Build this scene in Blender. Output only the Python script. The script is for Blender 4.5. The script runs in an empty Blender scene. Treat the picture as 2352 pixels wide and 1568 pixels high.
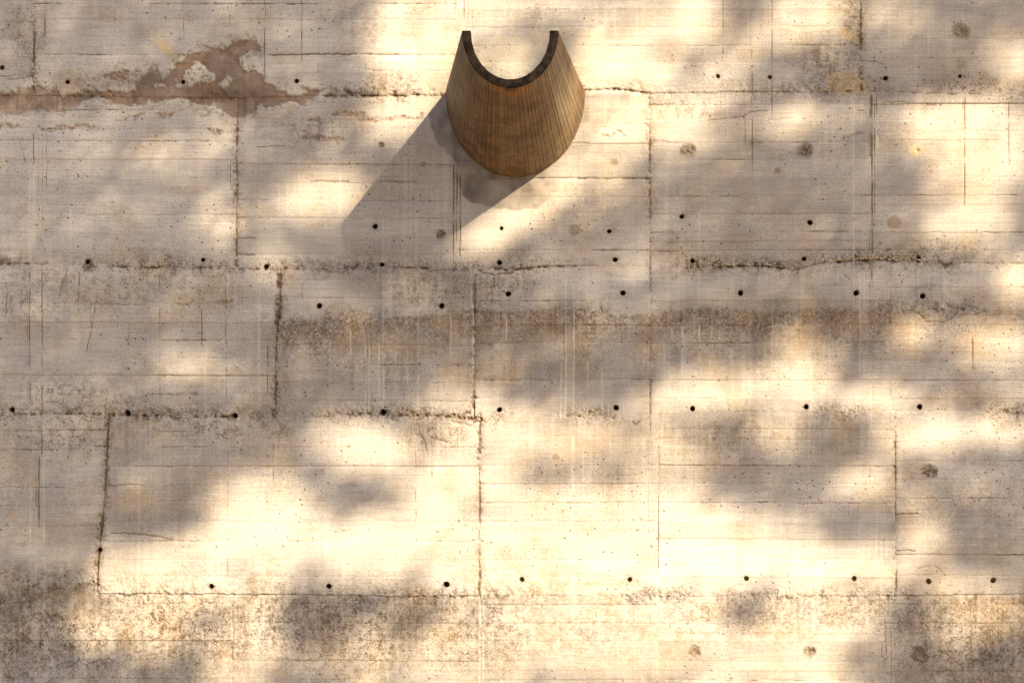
import bpy, math, random
import numpy as np
from mathutils import Vector

random.seed(7)
RNG = np.random.default_rng(11)
scene = bpy.context.scene
C = scene.collection

# ------------------------------------------------------------------ units
# The wall is surveyed on its own grid: 1 unit = 2 mm, u to the right, v down.
U = 0.002
EYE_U, EYE_V, EYE_Z = 1276.0, 1295.0, 1.6      # the point of the wall opposite the camera
FRAME_W, FRAME_H = 2352.0, 1568.0
CAM_DIST = 7.5
def wx(u): return (u - 1176.0) * U
def wz(v): return EYE_Z + (EYE_V - v) * U

# ------------------------------------------------------------------ camera
cam_data = bpy.data.cameras.new('camera')
cam = bpy.data.objects.new('camera', cam_data)
C.objects.link(cam)
cam.location = (wx(EYE_U), -CAM_DIST, EYE_Z)
cam.rotation_euler = (math.radians(90), 0, 0)
cam_data.sensor_width = 36.0
cam_data.lens = 36.0 * CAM_DIST / (FRAME_W * U)
cam_data.shift_x = (FRAME_W / 2 - EYE_U) / FRAME_W      # perspective-control lens
cam_data.shift_y = (EYE_V - FRAME_H / 2) / FRAME_W
cam_data.clip_end = 2000
scene.camera = cam

# ------------------------------------------------------------------ light
SUN = Vector((306.0, -431.0, 306.0)).normalized()       # towards the sun
world = bpy.data.worlds.new('World')
scene.world = world
world.use_nodes = True
wn = world.node_tree
sky = wn.nodes.new('ShaderNodeTexSky')
sky.sky_type = 'NISHITA'
sky.sun_disc = False
sky.sun_elevation = math.asin(SUN.z)
sky.sun_rotation = math.atan2(SUN.x, SUN.y)
sky.dust_density = 1.3
sky.air_density = 1.0
sky.ozone_density = 1.0
bg = wn.nodes['Background']
bg.inputs['Strength'].default_value = 0.058
wn.links.new(sky.outputs['Color'], bg.inputs['Color'])
sun_d = bpy.data.lights.new('sun', 'SUN')
sun_d.energy = 4.0
sun_d.angle = math.radians(0.5)
sun_d.color = (1.0, 0.83, 0.53)
sun = bpy.data.objects.new('sun', sun_d)
sun.rotation_euler = SUN.to_track_quat('Z', 'Y').to_euler()
sun.location = (10, -15, 14)
C.objects.link(sun)
scene.view_settings.view_transform = 'Standard'
scene.view_settings.look = 'None'
scene.view_settings.gamma = 1.0
scene.view_settings.exposure = 1.62
scene.cycles.use_denoising = True
scene.cycles.max_bounces = 4
scene.cycles.diffuse_bounces = 3

# ------------------------------------------------------------------ numpy helpers
_tab = {}
def vnoise(X, Y, sx, sy=None, seed=0):
    """smooth value noise, -1..1"""
    sy = sy or sx
    if seed not in _tab:
        _tab[seed] = np.random.default_rng(seed + 1000).uniform(-1, 1, (257, 257)).astype(np.float32)
    T = _tab[seed]
    gx = X / sx + 37.3; gy = Y / sy + 11.7
    fx = np.floor(gx); fy = np.floor(gy)
    tx = (gx - fx).astype(np.float32); ty = (gy - fy).astype(np.float32)
    ix = fx.astype(np.int32) & 255; iy = fy.astype(np.int32) & 255
    ix1 = (ix + 1) & 255; iy1 = (iy + 1) & 255
    tx = tx * tx * (3 - 2 * tx); ty = ty * ty * (3 - 2 * ty)
    a = T[iy, ix] * (1 - tx) + T[iy, ix1] * tx
    b = T[iy1, ix] * (1 - tx) + T[iy1, ix1] * tx
    return a * (1 - ty) + b * ty
def fbm(X, Y, s, sy=None, seed=0, o=3):
    r = 0; amp = 1.0; tot = 0; sy = sy or s
    for k in range(o):
        r = r + amp * vnoise(X, Y, s / 2**k, sy / 2**k, seed + k * 17)
        tot += amp; amp *= 0.55
    return r / tot
def sstep(a, b, x):
    t = np.clip((x - a) / (b - a), 0, 1)
    return t * t * (3 - 2 * t)

# ------------------------------------------------------------------ material helpers
class NT:
    def __init__(self, name):
        self.m = bpy.data.materials.new(name); self.m.use_nodes = True
        self.t = self.m.node_tree; self.n = self.t.nodes
        self.bsdf = self.n['Principled BSDF']
    def node(self, kind, **kw):
        nd = self.n.new(kind)
        for k, v in kw.items(): setattr(nd, k, v)
        return nd
    def put(self, sock, v):
        if isinstance(v, bpy.types.NodeSocket): self.t.links.new(v, sock)
        elif isinstance(v, (tuple, list)) and len(v) == 3 and sock.type == 'RGBA': sock.default_value = (*v, 1)
        else: sock.default_value = v
    def math(self, op, a, b=0.0, c=None, clamp=False):
        nd = self.node('ShaderNodeMath', operation=op, use_clamp=clamp)
        self.put(nd.inputs[0], a); self.put(nd.inputs[1], b)
        if c is not None: self.put(nd.inputs[2], c)
        return nd.outputs[0]
    def mix(self, f, a, b, blend='MIX'):
        nd = self.node('ShaderNodeMix', data_type='RGBA', blend_type=blend)
        nd.clamp_factor = True
        self.put(nd.inputs[0], f); self.put(nd.inputs[6], a); self.put(nd.inputs[7], b)
        return nd.outputs[2]
    def ramp(self, v, a, b, lo=0.0, hi=1.0):
        nd = self.node('ShaderNodeMapRange', interpolation_type='SMOOTHSTEP')
        self.put(nd.inputs[0], v)
        for i, q in zip((1, 2, 3, 4), (a, b, lo, hi)): nd.inputs[i].default_value = q
        return nd.outputs[0]
    def coords(self, scale=(1, 1, 1)):
        tc = self.node('ShaderNodeTexCoord'); mp = self.node('ShaderNodeMapping')
        self.t.links.new(tc.outputs['Object'], mp.inputs[0])
        mp.inputs['Scale'].default_value = scale
        return mp.outputs[0]
    def noise(self, vec, scale, detail=3, rough=0.55):
        nd = self.node('ShaderNodeTexNoise')
        self.t.links.new(vec, nd.inputs['Vector'])
        nd.inputs['Scale'].default_value = scale; nd.inputs['Detail'].default_value = detail
        nd.inputs['Roughness'].default_value = rough
        return nd.outputs[0]
    def voro(self, vec, scale, feature='F1', rnd=1.0):
        nd = self.node('ShaderNodeTexVoronoi', feature=feature)
        self.t.links.new(vec, nd.inputs['Vector'])
        nd.inputs['Scale'].default_value = scale
        nd.inputs['Randomness'].default_value = rnd
        return nd
    def attr(self, name):
        a = self.node('ShaderNodeAttribute', attribute_name=name)
        s = self.node('ShaderNodeSeparateColor')
        self.t.links.new(a.outputs['Color'], s.inputs[0])
        return s.outputs[0], s.outputs[1], s.outputs[2], a.outputs['Alpha']
    def bump(self, h, strength=0.5, dist=0.002, prev=None):
        b = self.node('ShaderNodeBump')
        b.inputs['Strength'].default_value = strength; b.inputs['Distance'].default_value = dist
        self.put(b.inputs['Height'], h)
        if prev is not None: self.t.links.new(prev, b.inputs['Normal'])
        return b.outputs[0]

def wall_material():
    n = NT('board_marked_concrete')
    P = n.coords()
    dirt, white, patch, plaster = n.attr('wear_a')
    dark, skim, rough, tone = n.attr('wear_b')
    big, mid, streak, pitty = n.attr('wear_c')
    fine = n.noise(P, 130.0, 3, 0.75)
    grain = n.noise(n.coords((5, 5, 150)), 1.0, 4, 0.7)
    blot = n.noise(P, 24.0, 4, 0.72)
    col = n.mix(big, (.405, .36, .34), (.505, .458, .44))
    col = n.mix(n.math('MULTIPLY', mid, n.ramp(blot, .35, .65, .15, .75)), col, (.36, .275, .205))
    col = n.mix(n.math('MULTIPLY', streak, .3), col, (.60, .55, .50))
    col = n.mix(n.ramp(blot, .52, .72, 0, .4), col, (.60, .55, .50))
    col = n.mix(1.0, col, n.ramp(grain, .28, .72, .84, 1.10), 'MULTIPLY')
    col = n.mix(1.0, col, n.ramp(fine, .3, .7, .84, 1.10), 'MULTIPLY')
    col = n.mix(1.0, col, n.math('MULTIPLY_ADD', tone, 0.26, 0.87), 'MULTIPLY')
    # scoured layer, plaster and skim repairs
    patchc = n.mix(n.ramp(blot, .35, .7), (.130, .078, .052), (.30, .195, .132))
    col = n.mix(patch, col, patchc)
    col = n.mix(plaster, col, n.mix(n.ramp(fine, .3, .7), (.47, .36, .235), (.56, .45, .31)))
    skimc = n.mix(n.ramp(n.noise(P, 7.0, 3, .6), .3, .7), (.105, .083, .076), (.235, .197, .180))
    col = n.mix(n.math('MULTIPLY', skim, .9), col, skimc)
    # brown grime, speckled
    sp = n.noise(P, 75.0, 4, 0.8)
    dfac = n.math('MULTIPLY', dirt, n.ramp(sp, .34, .58, .3, 1.0))
    dirtc = n.mix(mid, (.118, .073, .038), (.24, .148, .068))
    col = n.mix(dfac, col, dirtc)
    # thin map cracking in the rough zones
    wv = n.node('ShaderNodeTexNoise'); n.t.links.new(P, wv.inputs['Vector'])
    wv.inputs['Scale'].default_value = 28.0; wv.inputs['Detail'].default_value = 2
    wm = n.node('ShaderNodeVectorMath', operation='MULTIPLY_ADD')
    n.t.links.new(wv.outputs['Color'], wm.inputs[0]); wm.inputs[1].default_value = (.06, .06, .06); n.t.links.new(P, wm.inputs[2])
    ck = n.voro(wm.outputs[0], 62.0, 'DISTANCE_TO_EDGE').outputs['Distance']
    crack = n.math('MULTIPLY', n.ramp(ck, 0.04, 0.22, 1, 0), n.ramp(blot, .44, .58))
    crack = n.math('MULTIPLY', crack, rough)
    col = n.mix(n.math('MULTIPLY', crack, .9), col, (.085, .050, .027))
    # white lime runs
    col = n.mix(n.math('MULTIPLY', white, n.ramp(sp, .35, .6, .5, 1.0)), col, (.67, .62, .56))
    # blow holes: small voids left by air against the boards
    sx_ = n.node('ShaderNodeSeparateXYZ'); n.t.links.new(P, sx_.inputs[0])
    def pits(scale, lo, rmax, shear):
        cb = n.node('ShaderNodeCombineXYZ')
        n.put(cb.inputs[0], n.math('MULTIPLY_ADD', sx_.outputs[2], shear, sx_.outputs[0]))
        n.put(cb.inputs[1], sx_.outputs[2])
        vo = n.voro(cb.outputs[0], scale); vo.voronoi_dimensions = '2D'
        sepc = n.node('ShaderNodeSeparateColor'); n.t.links.new(vo.outputs['Color'], sepc.inputs[0])
        pr = n.ramp(sepc.outputs[0], lo, 1.0, 0.0, rmax)
        return n.ramp(n.math('SUBTRACT', pr, vo.outputs['Distance']), -0.01, 0.035)
    pit = n.math('MULTIPLY', n.math('MAXIMUM', pits(26.0, .5, .13, .35), n.math('MULTIPLY', pits(60.0, .2, .16, -.2), .8)), pitty)
    col = n.mix(n.math('MULTIPLY', pit, .85), col, (.075, .045, .028))
    # cracks, runs and the painted shadow of the scoured edge
    dk = n.ramp(n.math('MULTIPLY_ADD', n.math('SUBTRACT', sp, .5), .8, dark), .12, .75)
    dk = n.math('MULTIPLY', dk, n.ramp(dark, .03, .2))
    col = n.mix(n.math('MULTIPLY', dk, .85), col, (.115, .070, .038))
    n.put(n.bsdf.inputs['Base Color'], col)
    n.put(n.bsdf.inputs['Roughness'], .88)
    n.bsdf.inputs['Specular IOR Level'].default_value = .2
    hgt = n.math('MULTIPLY', sp, n.math('MULTIPLY_ADD', rough, 1.6, .7))
    n.put(n.bsdf.inputs['Normal'], n.bump(hgt, .8, .0022))
    return n.m

def simple_mat(name, col_a, col_b, scale, rough=.9, bump=.4, dist=.003, stretch=(1, 1, 1)):
    n = NT(name)
    P = n.coords(stretch)
    v = n.noise(P, scale, 5, .65)
    n.put(n.bsdf.inputs['Base Color'], n.mix(n.ramp(v, .3, .7), col_a, col_b))
    n.put(n.bsdf.inputs['Roughness'], rough)
    n.bsdf.inputs['Specular IOR Level'].default_value = .25
    if bump: n.put(n.bsdf.inputs['Normal'], n.bump(n.noise(P, scale * 4, 4, .7), bump, dist))
    return n.m

def spout_material():
    n = NT('ochre_board_marked_concrete')
    P = n.coords()
    rust, grime_shade, tone, pale = n.attr('wear_a')
    across, along, board, _ = n.attr('wear_b')
    cb = n.node('ShaderNodeCombineXYZ')
    n.put(cb.inputs[0], n.math('MULTIPLY', across, 130.0)); n.put(cb.inputs[1], n.math('MULTIPLY', along, 3.0)); n.put(cb.inputs[2], n.math('MULTIPLY', board, 40.0))
    grain = n.noise(cb.outputs[0], 1.0, 4, .7)
    cs = n.node('ShaderNodeCombineXYZ')
    n.put(cs.inputs[0], n.math('MULTIPLY', across, 34.0)); n.put(cs.inputs[1], n.math('MULTIPLY', along, 2.0)); cs.inputs[2].default_value = 3.0
    stain = n.noise(cs.outputs[0], 1.0, 4, .65)
    mid = n.noise(P, 9.0, 6, .75)
    sp = n.noise(P, 70.0, 4, .75)
    col = n.mix(n.ramp(mid, .34, .66), (.125, .070, .029), (.27, .160, .068))
    col = n.mix(n.ramp(n.noise(P, 14.0, 5, .75), .55, .64, 0, .6), col, (.30, .215, .125))
    col = n.mix(n.ramp(stain, .50, .70, 0, .45), col, (.062, .035, .018))
    col = n.mix(1.0, col, n.ramp(grain, .25, .75, .84, 1.10), 'MULTIPLY')
    col = n.mix(1.0, col, n.math('MULTIPLY_ADD', tone, .5, .75), 'MULTIPLY')
    col = n.mix(n.math('MULTIPLY', pale, n.ramp(sp, .3, .65, .4, 1)), col, (.44, .345, .225))
    col = n.mix(n.ramp(sp, .58, .70, 0, .6), col, (.05, .028, .015))
    col = n.mix(n.math('MULTIPLY', rust, n.ramp(sp, .25, .6, .6, 1)), col, (.34, .13, .025))
    col = n.mix(n.math('MULTIPLY', grime_shade, n.ramp(sp, .25, .6, .7, 1)), col, (.022, .014, .010))  # grime at the lip plus the left flank's painted shade
    n.put(n.bsdf.inputs['Base Color'], col)
    n.put(n.bsdf.inputs['Roughness'], .62)
    n.bsdf.inputs['Specular IOR Level'].default_value = .4
    h = n.math('ADD', grain, n.math('MULTIPLY', sp, .9))
    n.put(n.bsdf.inputs['Normal'], n.bump(h, .7, .0022))
    return n.m

M_WALL = wall_material()
M_SPOUT = spout_material()
M_RIM = simple_mat('weathered_dark_concrete', (.012, .008, .006), (.085, .056, .034), 34, bump=1.0, dist=.006)
M_HOLE = simple_mat('tie_sleeve_grime', (.13, .075, .036), (.25, .155, .08), 60, bump=.5)
M_CORE = simple_mat('concrete_core', (.36, .31, .26), (.42, .37, .31), 12)
M_STONE = simple_mat('river_gravel', (.30, .22, .15), (.52, .44, .34), 30, bump=.3)
M_GROUND = simple_mat('sandy_gravel', (.235, .175, .115), (.31, .235, .16), 22, bump=.8, dist=.01)
M_BARK = simple_mat('flaking_bark', (.12, .085, .055), (.26, .20, .14), 14, bump=.8, dist=.01)
M_LEAF = simple_mat('plane_leaf', (.045, .075, .018), (.08, .11, .03), 3, bump=0)

# ------------------------------------------------------------------ mesh helpers
def mesh_np(name, co, faces, mat, parent=None, smooth=True, attrs=None):
    me = bpy.data.meshes.new(name)
    co = np.asarray(co, np.float32); f = np.asarray(faces, np.int32)
    k = f.shape[1]
    me.vertices.add(len(co)); me.vertices.foreach_set('co', co.ravel())
    me.loops.add(f.size); me.loops.foreach_set('vertex_index', f.ravel())
    me.polygons.add(len(f))
    me.polygons.foreach_set('loop_start', np.arange(0, f.size, k, dtype=np.int32))
    me.polygons.foreach_set('loop_total', np.full(len(f), k, np.int32))
    me.polygons.foreach_set('use_smooth', np.full(len(f), smooth, bool))
    for an, av in (attrs or {}).items():
        at = me.attributes.new(an, 'FLOAT_COLOR', 'POINT')
        at.data.foreach_set('color', np.asarray(av, np.float32).ravel())
    me.update(calc_edges=True)
    me.materials.append(mat)
    o = bpy.data.objects.new(name, me)
    C.objects.link(o)
    if parent: o.parent = parent
    return o
def mesh_py(name, verts, faces, mat, parent=None, smooth=True, attrs=None):
    me = bpy.data.meshes.new(name)
    me.from_pydata(verts, [], faces)
    me.polygons.foreach_set('use_smooth', [smooth] * len(me.polygons))
    for an, av in (attrs or {}).items():
        at = me.attributes.new(an, 'FLOAT_COLOR', 'POINT')
        at.data.foreach_set('color', np.asarray(av, np.float32).ravel())
    me.update()
    me.materials.append(mat)
    o = bpy.data.objects.new(name, me); C.objects.link(o)
    if parent: o.parent = parent
    return o
def empty(name, loc, label, cat):
    o = bpy.data.objects.new(name, None); C.objects.link(o)
    o.location = loc; o['label'] = label; o['category'] = cat
    return o

# ------------------------------------------------------------------ ground
def build_ground():
    n = 61
    g = np.linspace(-1, 1, n); g = np.sign(g) * np.abs(g) ** 3 * 600
    X, Y = np.meshgrid(g, g)
    Z = 0.03 * fbm(X, Y, 3.0, seed=3)
    co = np.stack([X, Y, Z], -1).reshape(-1, 3)
    i = np.arange(n * n).reshape(n, n)
    f = np.stack([i[:-1, :-1], i[:-1, 1:], i[1:, 1:], i[1:, :-1]], -1).reshape(-1, 4)
    o = mesh_np('ground', co, f, M_GROUND)
    o['kind'] = 'structure'
build_ground()

# ------------------------------------------------------------------ wall survey (u, v in 2 mm units)
J1 = [(-200, 215), (300, 222), (600, 224), (740, 219), (1010, 219), (1176, 215), (1416, 203), (1500, 214), (1700, 211), (2000, 209), (2170, 216), (2352, 219), (2600, 218)]
J2 = [(-200, 603), (0, 604), (200, 609), (294, 613), (588, 618), (720, 617), (880, 614), (960, 614), (1040, 619), (1090, 614), (1176, 619), (1243, 612), (1345, 610), (1493, 611), (1600, 611), (1764, 610), (1820, 619), (1894, 602), (2000, 595), (2050, 599), (2110, 599), (2180, 609), (2195, 603), (2352, 604), (2600, 604)]
J3 = [(-200, 952), (0, 952), (170, 949), (270, 953), (588, 958), (640, 960), (705, 958), (880, 953), (960, 953), (1040, 958), (1100, 966), (1176, 956), (1376, 954), (1460, 968), (1494, 951), (1610, 946), (1764, 946), (1930, 943), (1945, 956), (1975, 943), (2200, 944), (2352, 947), (2600, 947)]
J4 = [(-200, 1360), (0, 1358), (125, 1338), (215, 1338), (228, 1363), (330, 1362), (588, 1364), (790, 1366), (910, 1370), (1090, 1367), (1500, 1368), (2050, 1368), (2352, 1363), (2600, 1363)]
J2B = [(600, 734), (650, 734), (755, 736), (822, 739), (888, 727), (955, 722), (1082, 721), (1102, 714), (1176, 712), (1343, 706), (1393, 721), (1497, 721), (1576, 704), (1764, 712), (1800, 716), (1864, 706), (2000, 709), (2100, 712), (2352, 706), (2600, 706)]
JOINTS = [J1, J2, J3, J4]
VJ = [  # vertical construction joints of each lift: (polyline u(v), depth strength, crumble)
    [([(0, 79), (200, 77)], 1.0, .8), ([(0, 1050), (200, 1050)], .12, .1), ([(0, 1976), (200, 1979)], .7, .7)],
    [([(200, 545), (600, 543)], .8, .6), ([(200, 1045), (600, 1046)], .25, .25), ([(200, 1492), (600, 1493)], .7, .45), ([(200, 2002), (600, 2004)], .4, .1)],
    [([(600, 645), (720, 641), (790, 634), (960, 632)], .9, .9), ([(600, 1090), (960, 1089)], .6, .7), ([(600, 1493), (960, 1494)], .7, .4), ([(600, 2046), (720, 2045), (960, 2046)], .35, .25)],
    [([(950, 250), (1045, 245), (1160, 240), (1250, 228), (1360, 222)], 1.0, .9), ([(950, 1103), (1360, 1101)], .9, .6), ([(950, 1513), (1360, 1511)], .45, .1), ([(950, 2056), (1360, 2058)], .9, .35)],
    [([(1360, 534), (1600, 534)], .3, .3), ([(1360, 1103), (1600, 1103)], .25, .2), ([(1360, 1511), (1600, 1511)], .2, .1), ([(1360, 2030), (1600, 2030)], .15, .1)],
]
BL = [  # board lines of each lift, panel by panel
    [[-84, -42, 5, 50, 92, 132, 175], [-78, -36, 9, 45, 87, 126, 165], [-60, -18, 22, 62, 105, 145, 185], [-76, -34, 9, 49, 90, 133, 175]],
    [[252, 295, 323, 365, 407, 449, 492, 533, 574], [252, 294, 334, 377, 419, 461, 501, 544, 584], [244, 285, 329, 369, 409, 452, 492, 530, 574], [240, 282, 327, 366, 407, 449, 491, 532, 575], [238, 277, 322, 365, 407, 448, 491, 533, 574]],
    [[652, 699, 740, 780, 820, 861, 904], [644, 684, 732, 791, 836, 877, 919], [646, 690, 746, 787, 829, 872, 913], [646, 690, 746, 787, 829, 872, 913], [660, 700, 746, 787, 830, 873, 915]],
    [[988, 1032, 1076, 1118, 1161, 1208, 1250, 1292], [985, 1026, 1070, 1111, 1151, 1195, 1243, 1285, 1323], [1000, 1026, 1069, 1110, 1153, 1196, 1238, 1284, 1324], [985, 1026, 1069, 1111, 1154, 1196, 1238, 1283, 1325], [1014, 1058, 1100, 1143, 1187, 1231, 1273, 1320]],
    [[1385, 1428, 1470, 1514, 1557, 1600, 1645], [1387, 1430, 1472, 1516, 1560, 1603, 1647], [1388, 1430, 1472, 1516, 1560, 1603, 1647], [1390, 1432, 1474, 1518, 1561, 1604, 1648], [1387, 1430, 1475, 1519, 1562, 1605, 1648]],
]
# tie holes: (u, v, radius)
HOLES = [(5, 155, 5.5), (155, 190, 5.5), (420, 190, 5.2), (682, 186, 5.5), (1650, 176, 5.0), (1768, 178, 5.2), (2033, 180, 6), (2205, 176, 4.5),
         (862, 520, 6), (1152, 524, 4.6), (1400, 530, 5.2), (1567, 498, 5.6), (1860, 510, 6.4),
         (200, 600, 6), (465, 597, 5), (613, 611, 6), (878, 608, 5.6), (1148, 602, 6), (1414, 596, 6), (1590, 598, 6), (1848, 594, 5.4), (2111, 594, 6.2),
         (734, 703, 6.6), (1014, 703, 6.6), (1167, 674, 6.6), (1432, 673, 6.4), (1700, 673, 6.4), (1967, 673, 6.8), (2120, 679, 6.4),
         (27, 940, 6.4), (292, 947, 6.4), (541, 953, 6.4), (879, 945, 6.4), (1147, 941, 6), (1415, 936, 6.6), (1591, 938, 6.2), (1851, 934, 6.2), (2113, 934, 6.4),
         (229, 1262, 6), (485, 1345, 6), (755, 1345, 6.4), (1025, 1342, 7), (1200, 1330, 6), (1447, 1329, 5.8), (1714, 1327, 6), (1963, 1327, 6), (2132, 1335, 6.4), (2281, 1332, 6.4)]
# filled or knotted spots: (u, v, radius, kind)
SPOTS = [(2207, 72, 20, 'rough'), (2105, 345, 17, 'plaster'), (1850, 345, 19, 'rough'), (1580, 345, 18, 'rough'), (2133, 1083, 20, 'rough'), (2115, 1500, 26, 'rough'),
         (1595, 1495, 16, 'rough'), (1860, 1495, 14, 'rough'), (1012, 538, 12, 'rough'), (1320, 528, 15, 'patch'), (2055, 510, 18, 'patch'), (971, 377, 8, 'patch'),
         (1413, 372, 9, 'patch'), (2207, 150, 14, 'dirt'), (1788, 392, 8, 'patch'), (1278, 1050, 9, 'patch'), (875, 332, 7, 'rough'), (205, 612, 16, 'rough'), (385, 590, 20, 'dirt')]

def wobble(pl, U_, amp, scale, seed):
    p = np.array(pl, np.float32)
    return np.interp(U_, p[:, 0], p[:, 1]).astype(np.float32) + amp * fbm(U_, U_ * 0 + seed * 7.1, scale, seed=seed)

def poly_dist(pts, X, Y):
    """signed distance (inside positive) to a polygon"""
    pts = np.array(pts, np.float32)
    d2 = np.full(X.shape, 1e9, np.float32); ins = np.zeros(X.shape, bool)
    for (x0, y0), (x1, y1) in zip(pts, np.roll(pts, -1, 0)):
        ex, ey = x1 - x0, y1 - y0
        t = np.clip(((X - x0) * ex + (Y - y0) * ey) / max(ex * ex + ey * ey, 1e-6), 0, 1)
        d2 = np.minimum(d2, (X - x0 - t * ex) ** 2 + (Y - y0 - t * ey) ** 2)
        if y0 != y1:
            c = (Y < y0) != (Y < y1)
            ins ^= c & (X < x0 + (Y - y0) * ex / ey)
    return np.where(ins, 1, -1) * np.sqrt(d2)

def t1(*p): return [(x * .3339, y * .3339) for x, y in p]
def tile(ox, oy, *p): return [(ox + x * .3339, oy + y * .3339) for x, y in p]

SCOUR = [t1((-150, 640), (0, 640), (180, 620), (300, 625), (420, 640), (560, 640), (700, 630), (800, 640), (930, 610), (920, 540), (960, 500), (1060, 490), (1130, 545), (1160, 480), (1200, 440), (1280, 390), (1420, 340), (1390, 315), (1520, 315), (1650, 290), (1761, 280), (1800, 300), (1780, 500), (1830, 560), (1980, 650), (2050, 650), (2160, 615), (2215, 635), (2190, 665), (2060, 715), (1990, 690), (1960, 710), (1880, 735), (1800, 735), (1761, 760), (1660, 800), (1560, 790), (1470, 760), (1460, 720), (1200, 700), (1100, 710), (880, 715), (740, 710), (690, 670), (620, 675), (560, 700), (430, 750), (250, 745), (130, 790), (0, 770), (-150, 770))]
SCOUR_HOLES = [t1((1180, 600), (1250, 520), (1350, 430), (1400, 450), (1480, 540), (1300, 620)), t1((1060, 590), (1130, 595), (1130, 620), (1080, 625)),
               t1((1640, 400), (1720, 330), (1790, 340), (1790, 500), (1680, 490)), t1((1510, 570), (1570, 530), (1620, 560), (1540, 600)),
               t1((930, 620), (800, 600), (760, 560), (840, 570), (900, 540))]
SCOUR_SMALL = [t1((700, 500), (800, 480), (950, 470), (1080, 480), (1100, 500), (950, 495), (820, 560), (720, 530)), t1((270, 880), (420, 850), (620, 860), (700, 880), (560, 885), (400, 890), (290, 900)),
               t1((-60, 850), (70, 845), (150, 865), (140, 880), (0, 875), (-60, 880)), t1((800, 830), (900, 785), (980, 775), (1010, 790), (900, 825)), t1((1060, 810), (1140, 785), (1220, 800), (1150, 835)),
               t1((1420, 890), (1500, 870), (1560, 900), (1490, 935)), t1((1360, 790), (1420, 780), (1440, 800), (1380, 815)), tile(588, 0, (530, 790), (620, 770), (760, 785), (770, 805), (640, 810), (545, 815)),
               tile(588, 0, (295, 960), (370, 935), (450, 920), (520, 940), (605, 970), (600, 1000), (480, 965), (360, 970)), tile(588, 0, (345, 840), (370, 815), (420, 812), (440, 830), (440, 920), (415, 920), (420, 840), (380, 835)),
               tile(588, 0, (330, 880), (350, 860), (355, 930), (335, 940)), tile(588, 0, (690, 800), (850, 810), (800, 840), (700, 830)), tile(588, 0, (800, 850), (930, 800), (1150, 785), (1160, 800), (960, 815), (820, 870)),
               tile(1764, 0, (480, 935), (560, 920), (640, 905), (665, 920), (600, 935), (500, 950)), tile(1176, 0, (600, 905), (690, 915), (790, 930), (780, 940), (640, 925)), tile(1176, 0, (1250, 800), (1330, 790), (1310, 805)),
               tile(0, 523.7, (1210, 515), (1260, 508), (1350, 505), (1320, 520), (1220, 525)), tile(0, 523.7, (1430, 510), (1500, 490), (1620, 495), (1625, 515), (1540, 515)), tile(0, 523.7, (815, 490), (860, 487), (865, 497), (820, 499))]
PLASTER = [tile(1764, 0, (395, 560), (410, 525), (450, 512), (640, 515), (657, 560), (650, 625), (440, 628), (405, 610)), tile(1764, 0, (470, 230), (490, 190), (540, 200), (590, 240), (650, 250), (645, 320), (600, 290), (540, 280)),
           t1((1080, 285), (1100, 268), (1155, 265), (1215, 380), (1120, 385))]
PLASTER_SOFT = [t1((405, 600), (410, 500), (450, 485), (520, 490), (540, 540), (520, 640), (440, 620))]
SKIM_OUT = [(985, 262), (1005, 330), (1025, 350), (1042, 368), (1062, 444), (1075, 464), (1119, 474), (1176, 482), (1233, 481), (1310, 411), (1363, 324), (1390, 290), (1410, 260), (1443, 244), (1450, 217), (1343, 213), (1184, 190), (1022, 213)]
SKIM_PALE = [(965, 100), (1030, 102), (1060, 98), (1300, 64), (1386, 66), (1388, 105), (1415, 105), (1412, 150), (1440, 200), (1340, 215), (1184, 215), (1020, 215), (1010, 262), (960, 250)]

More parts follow.
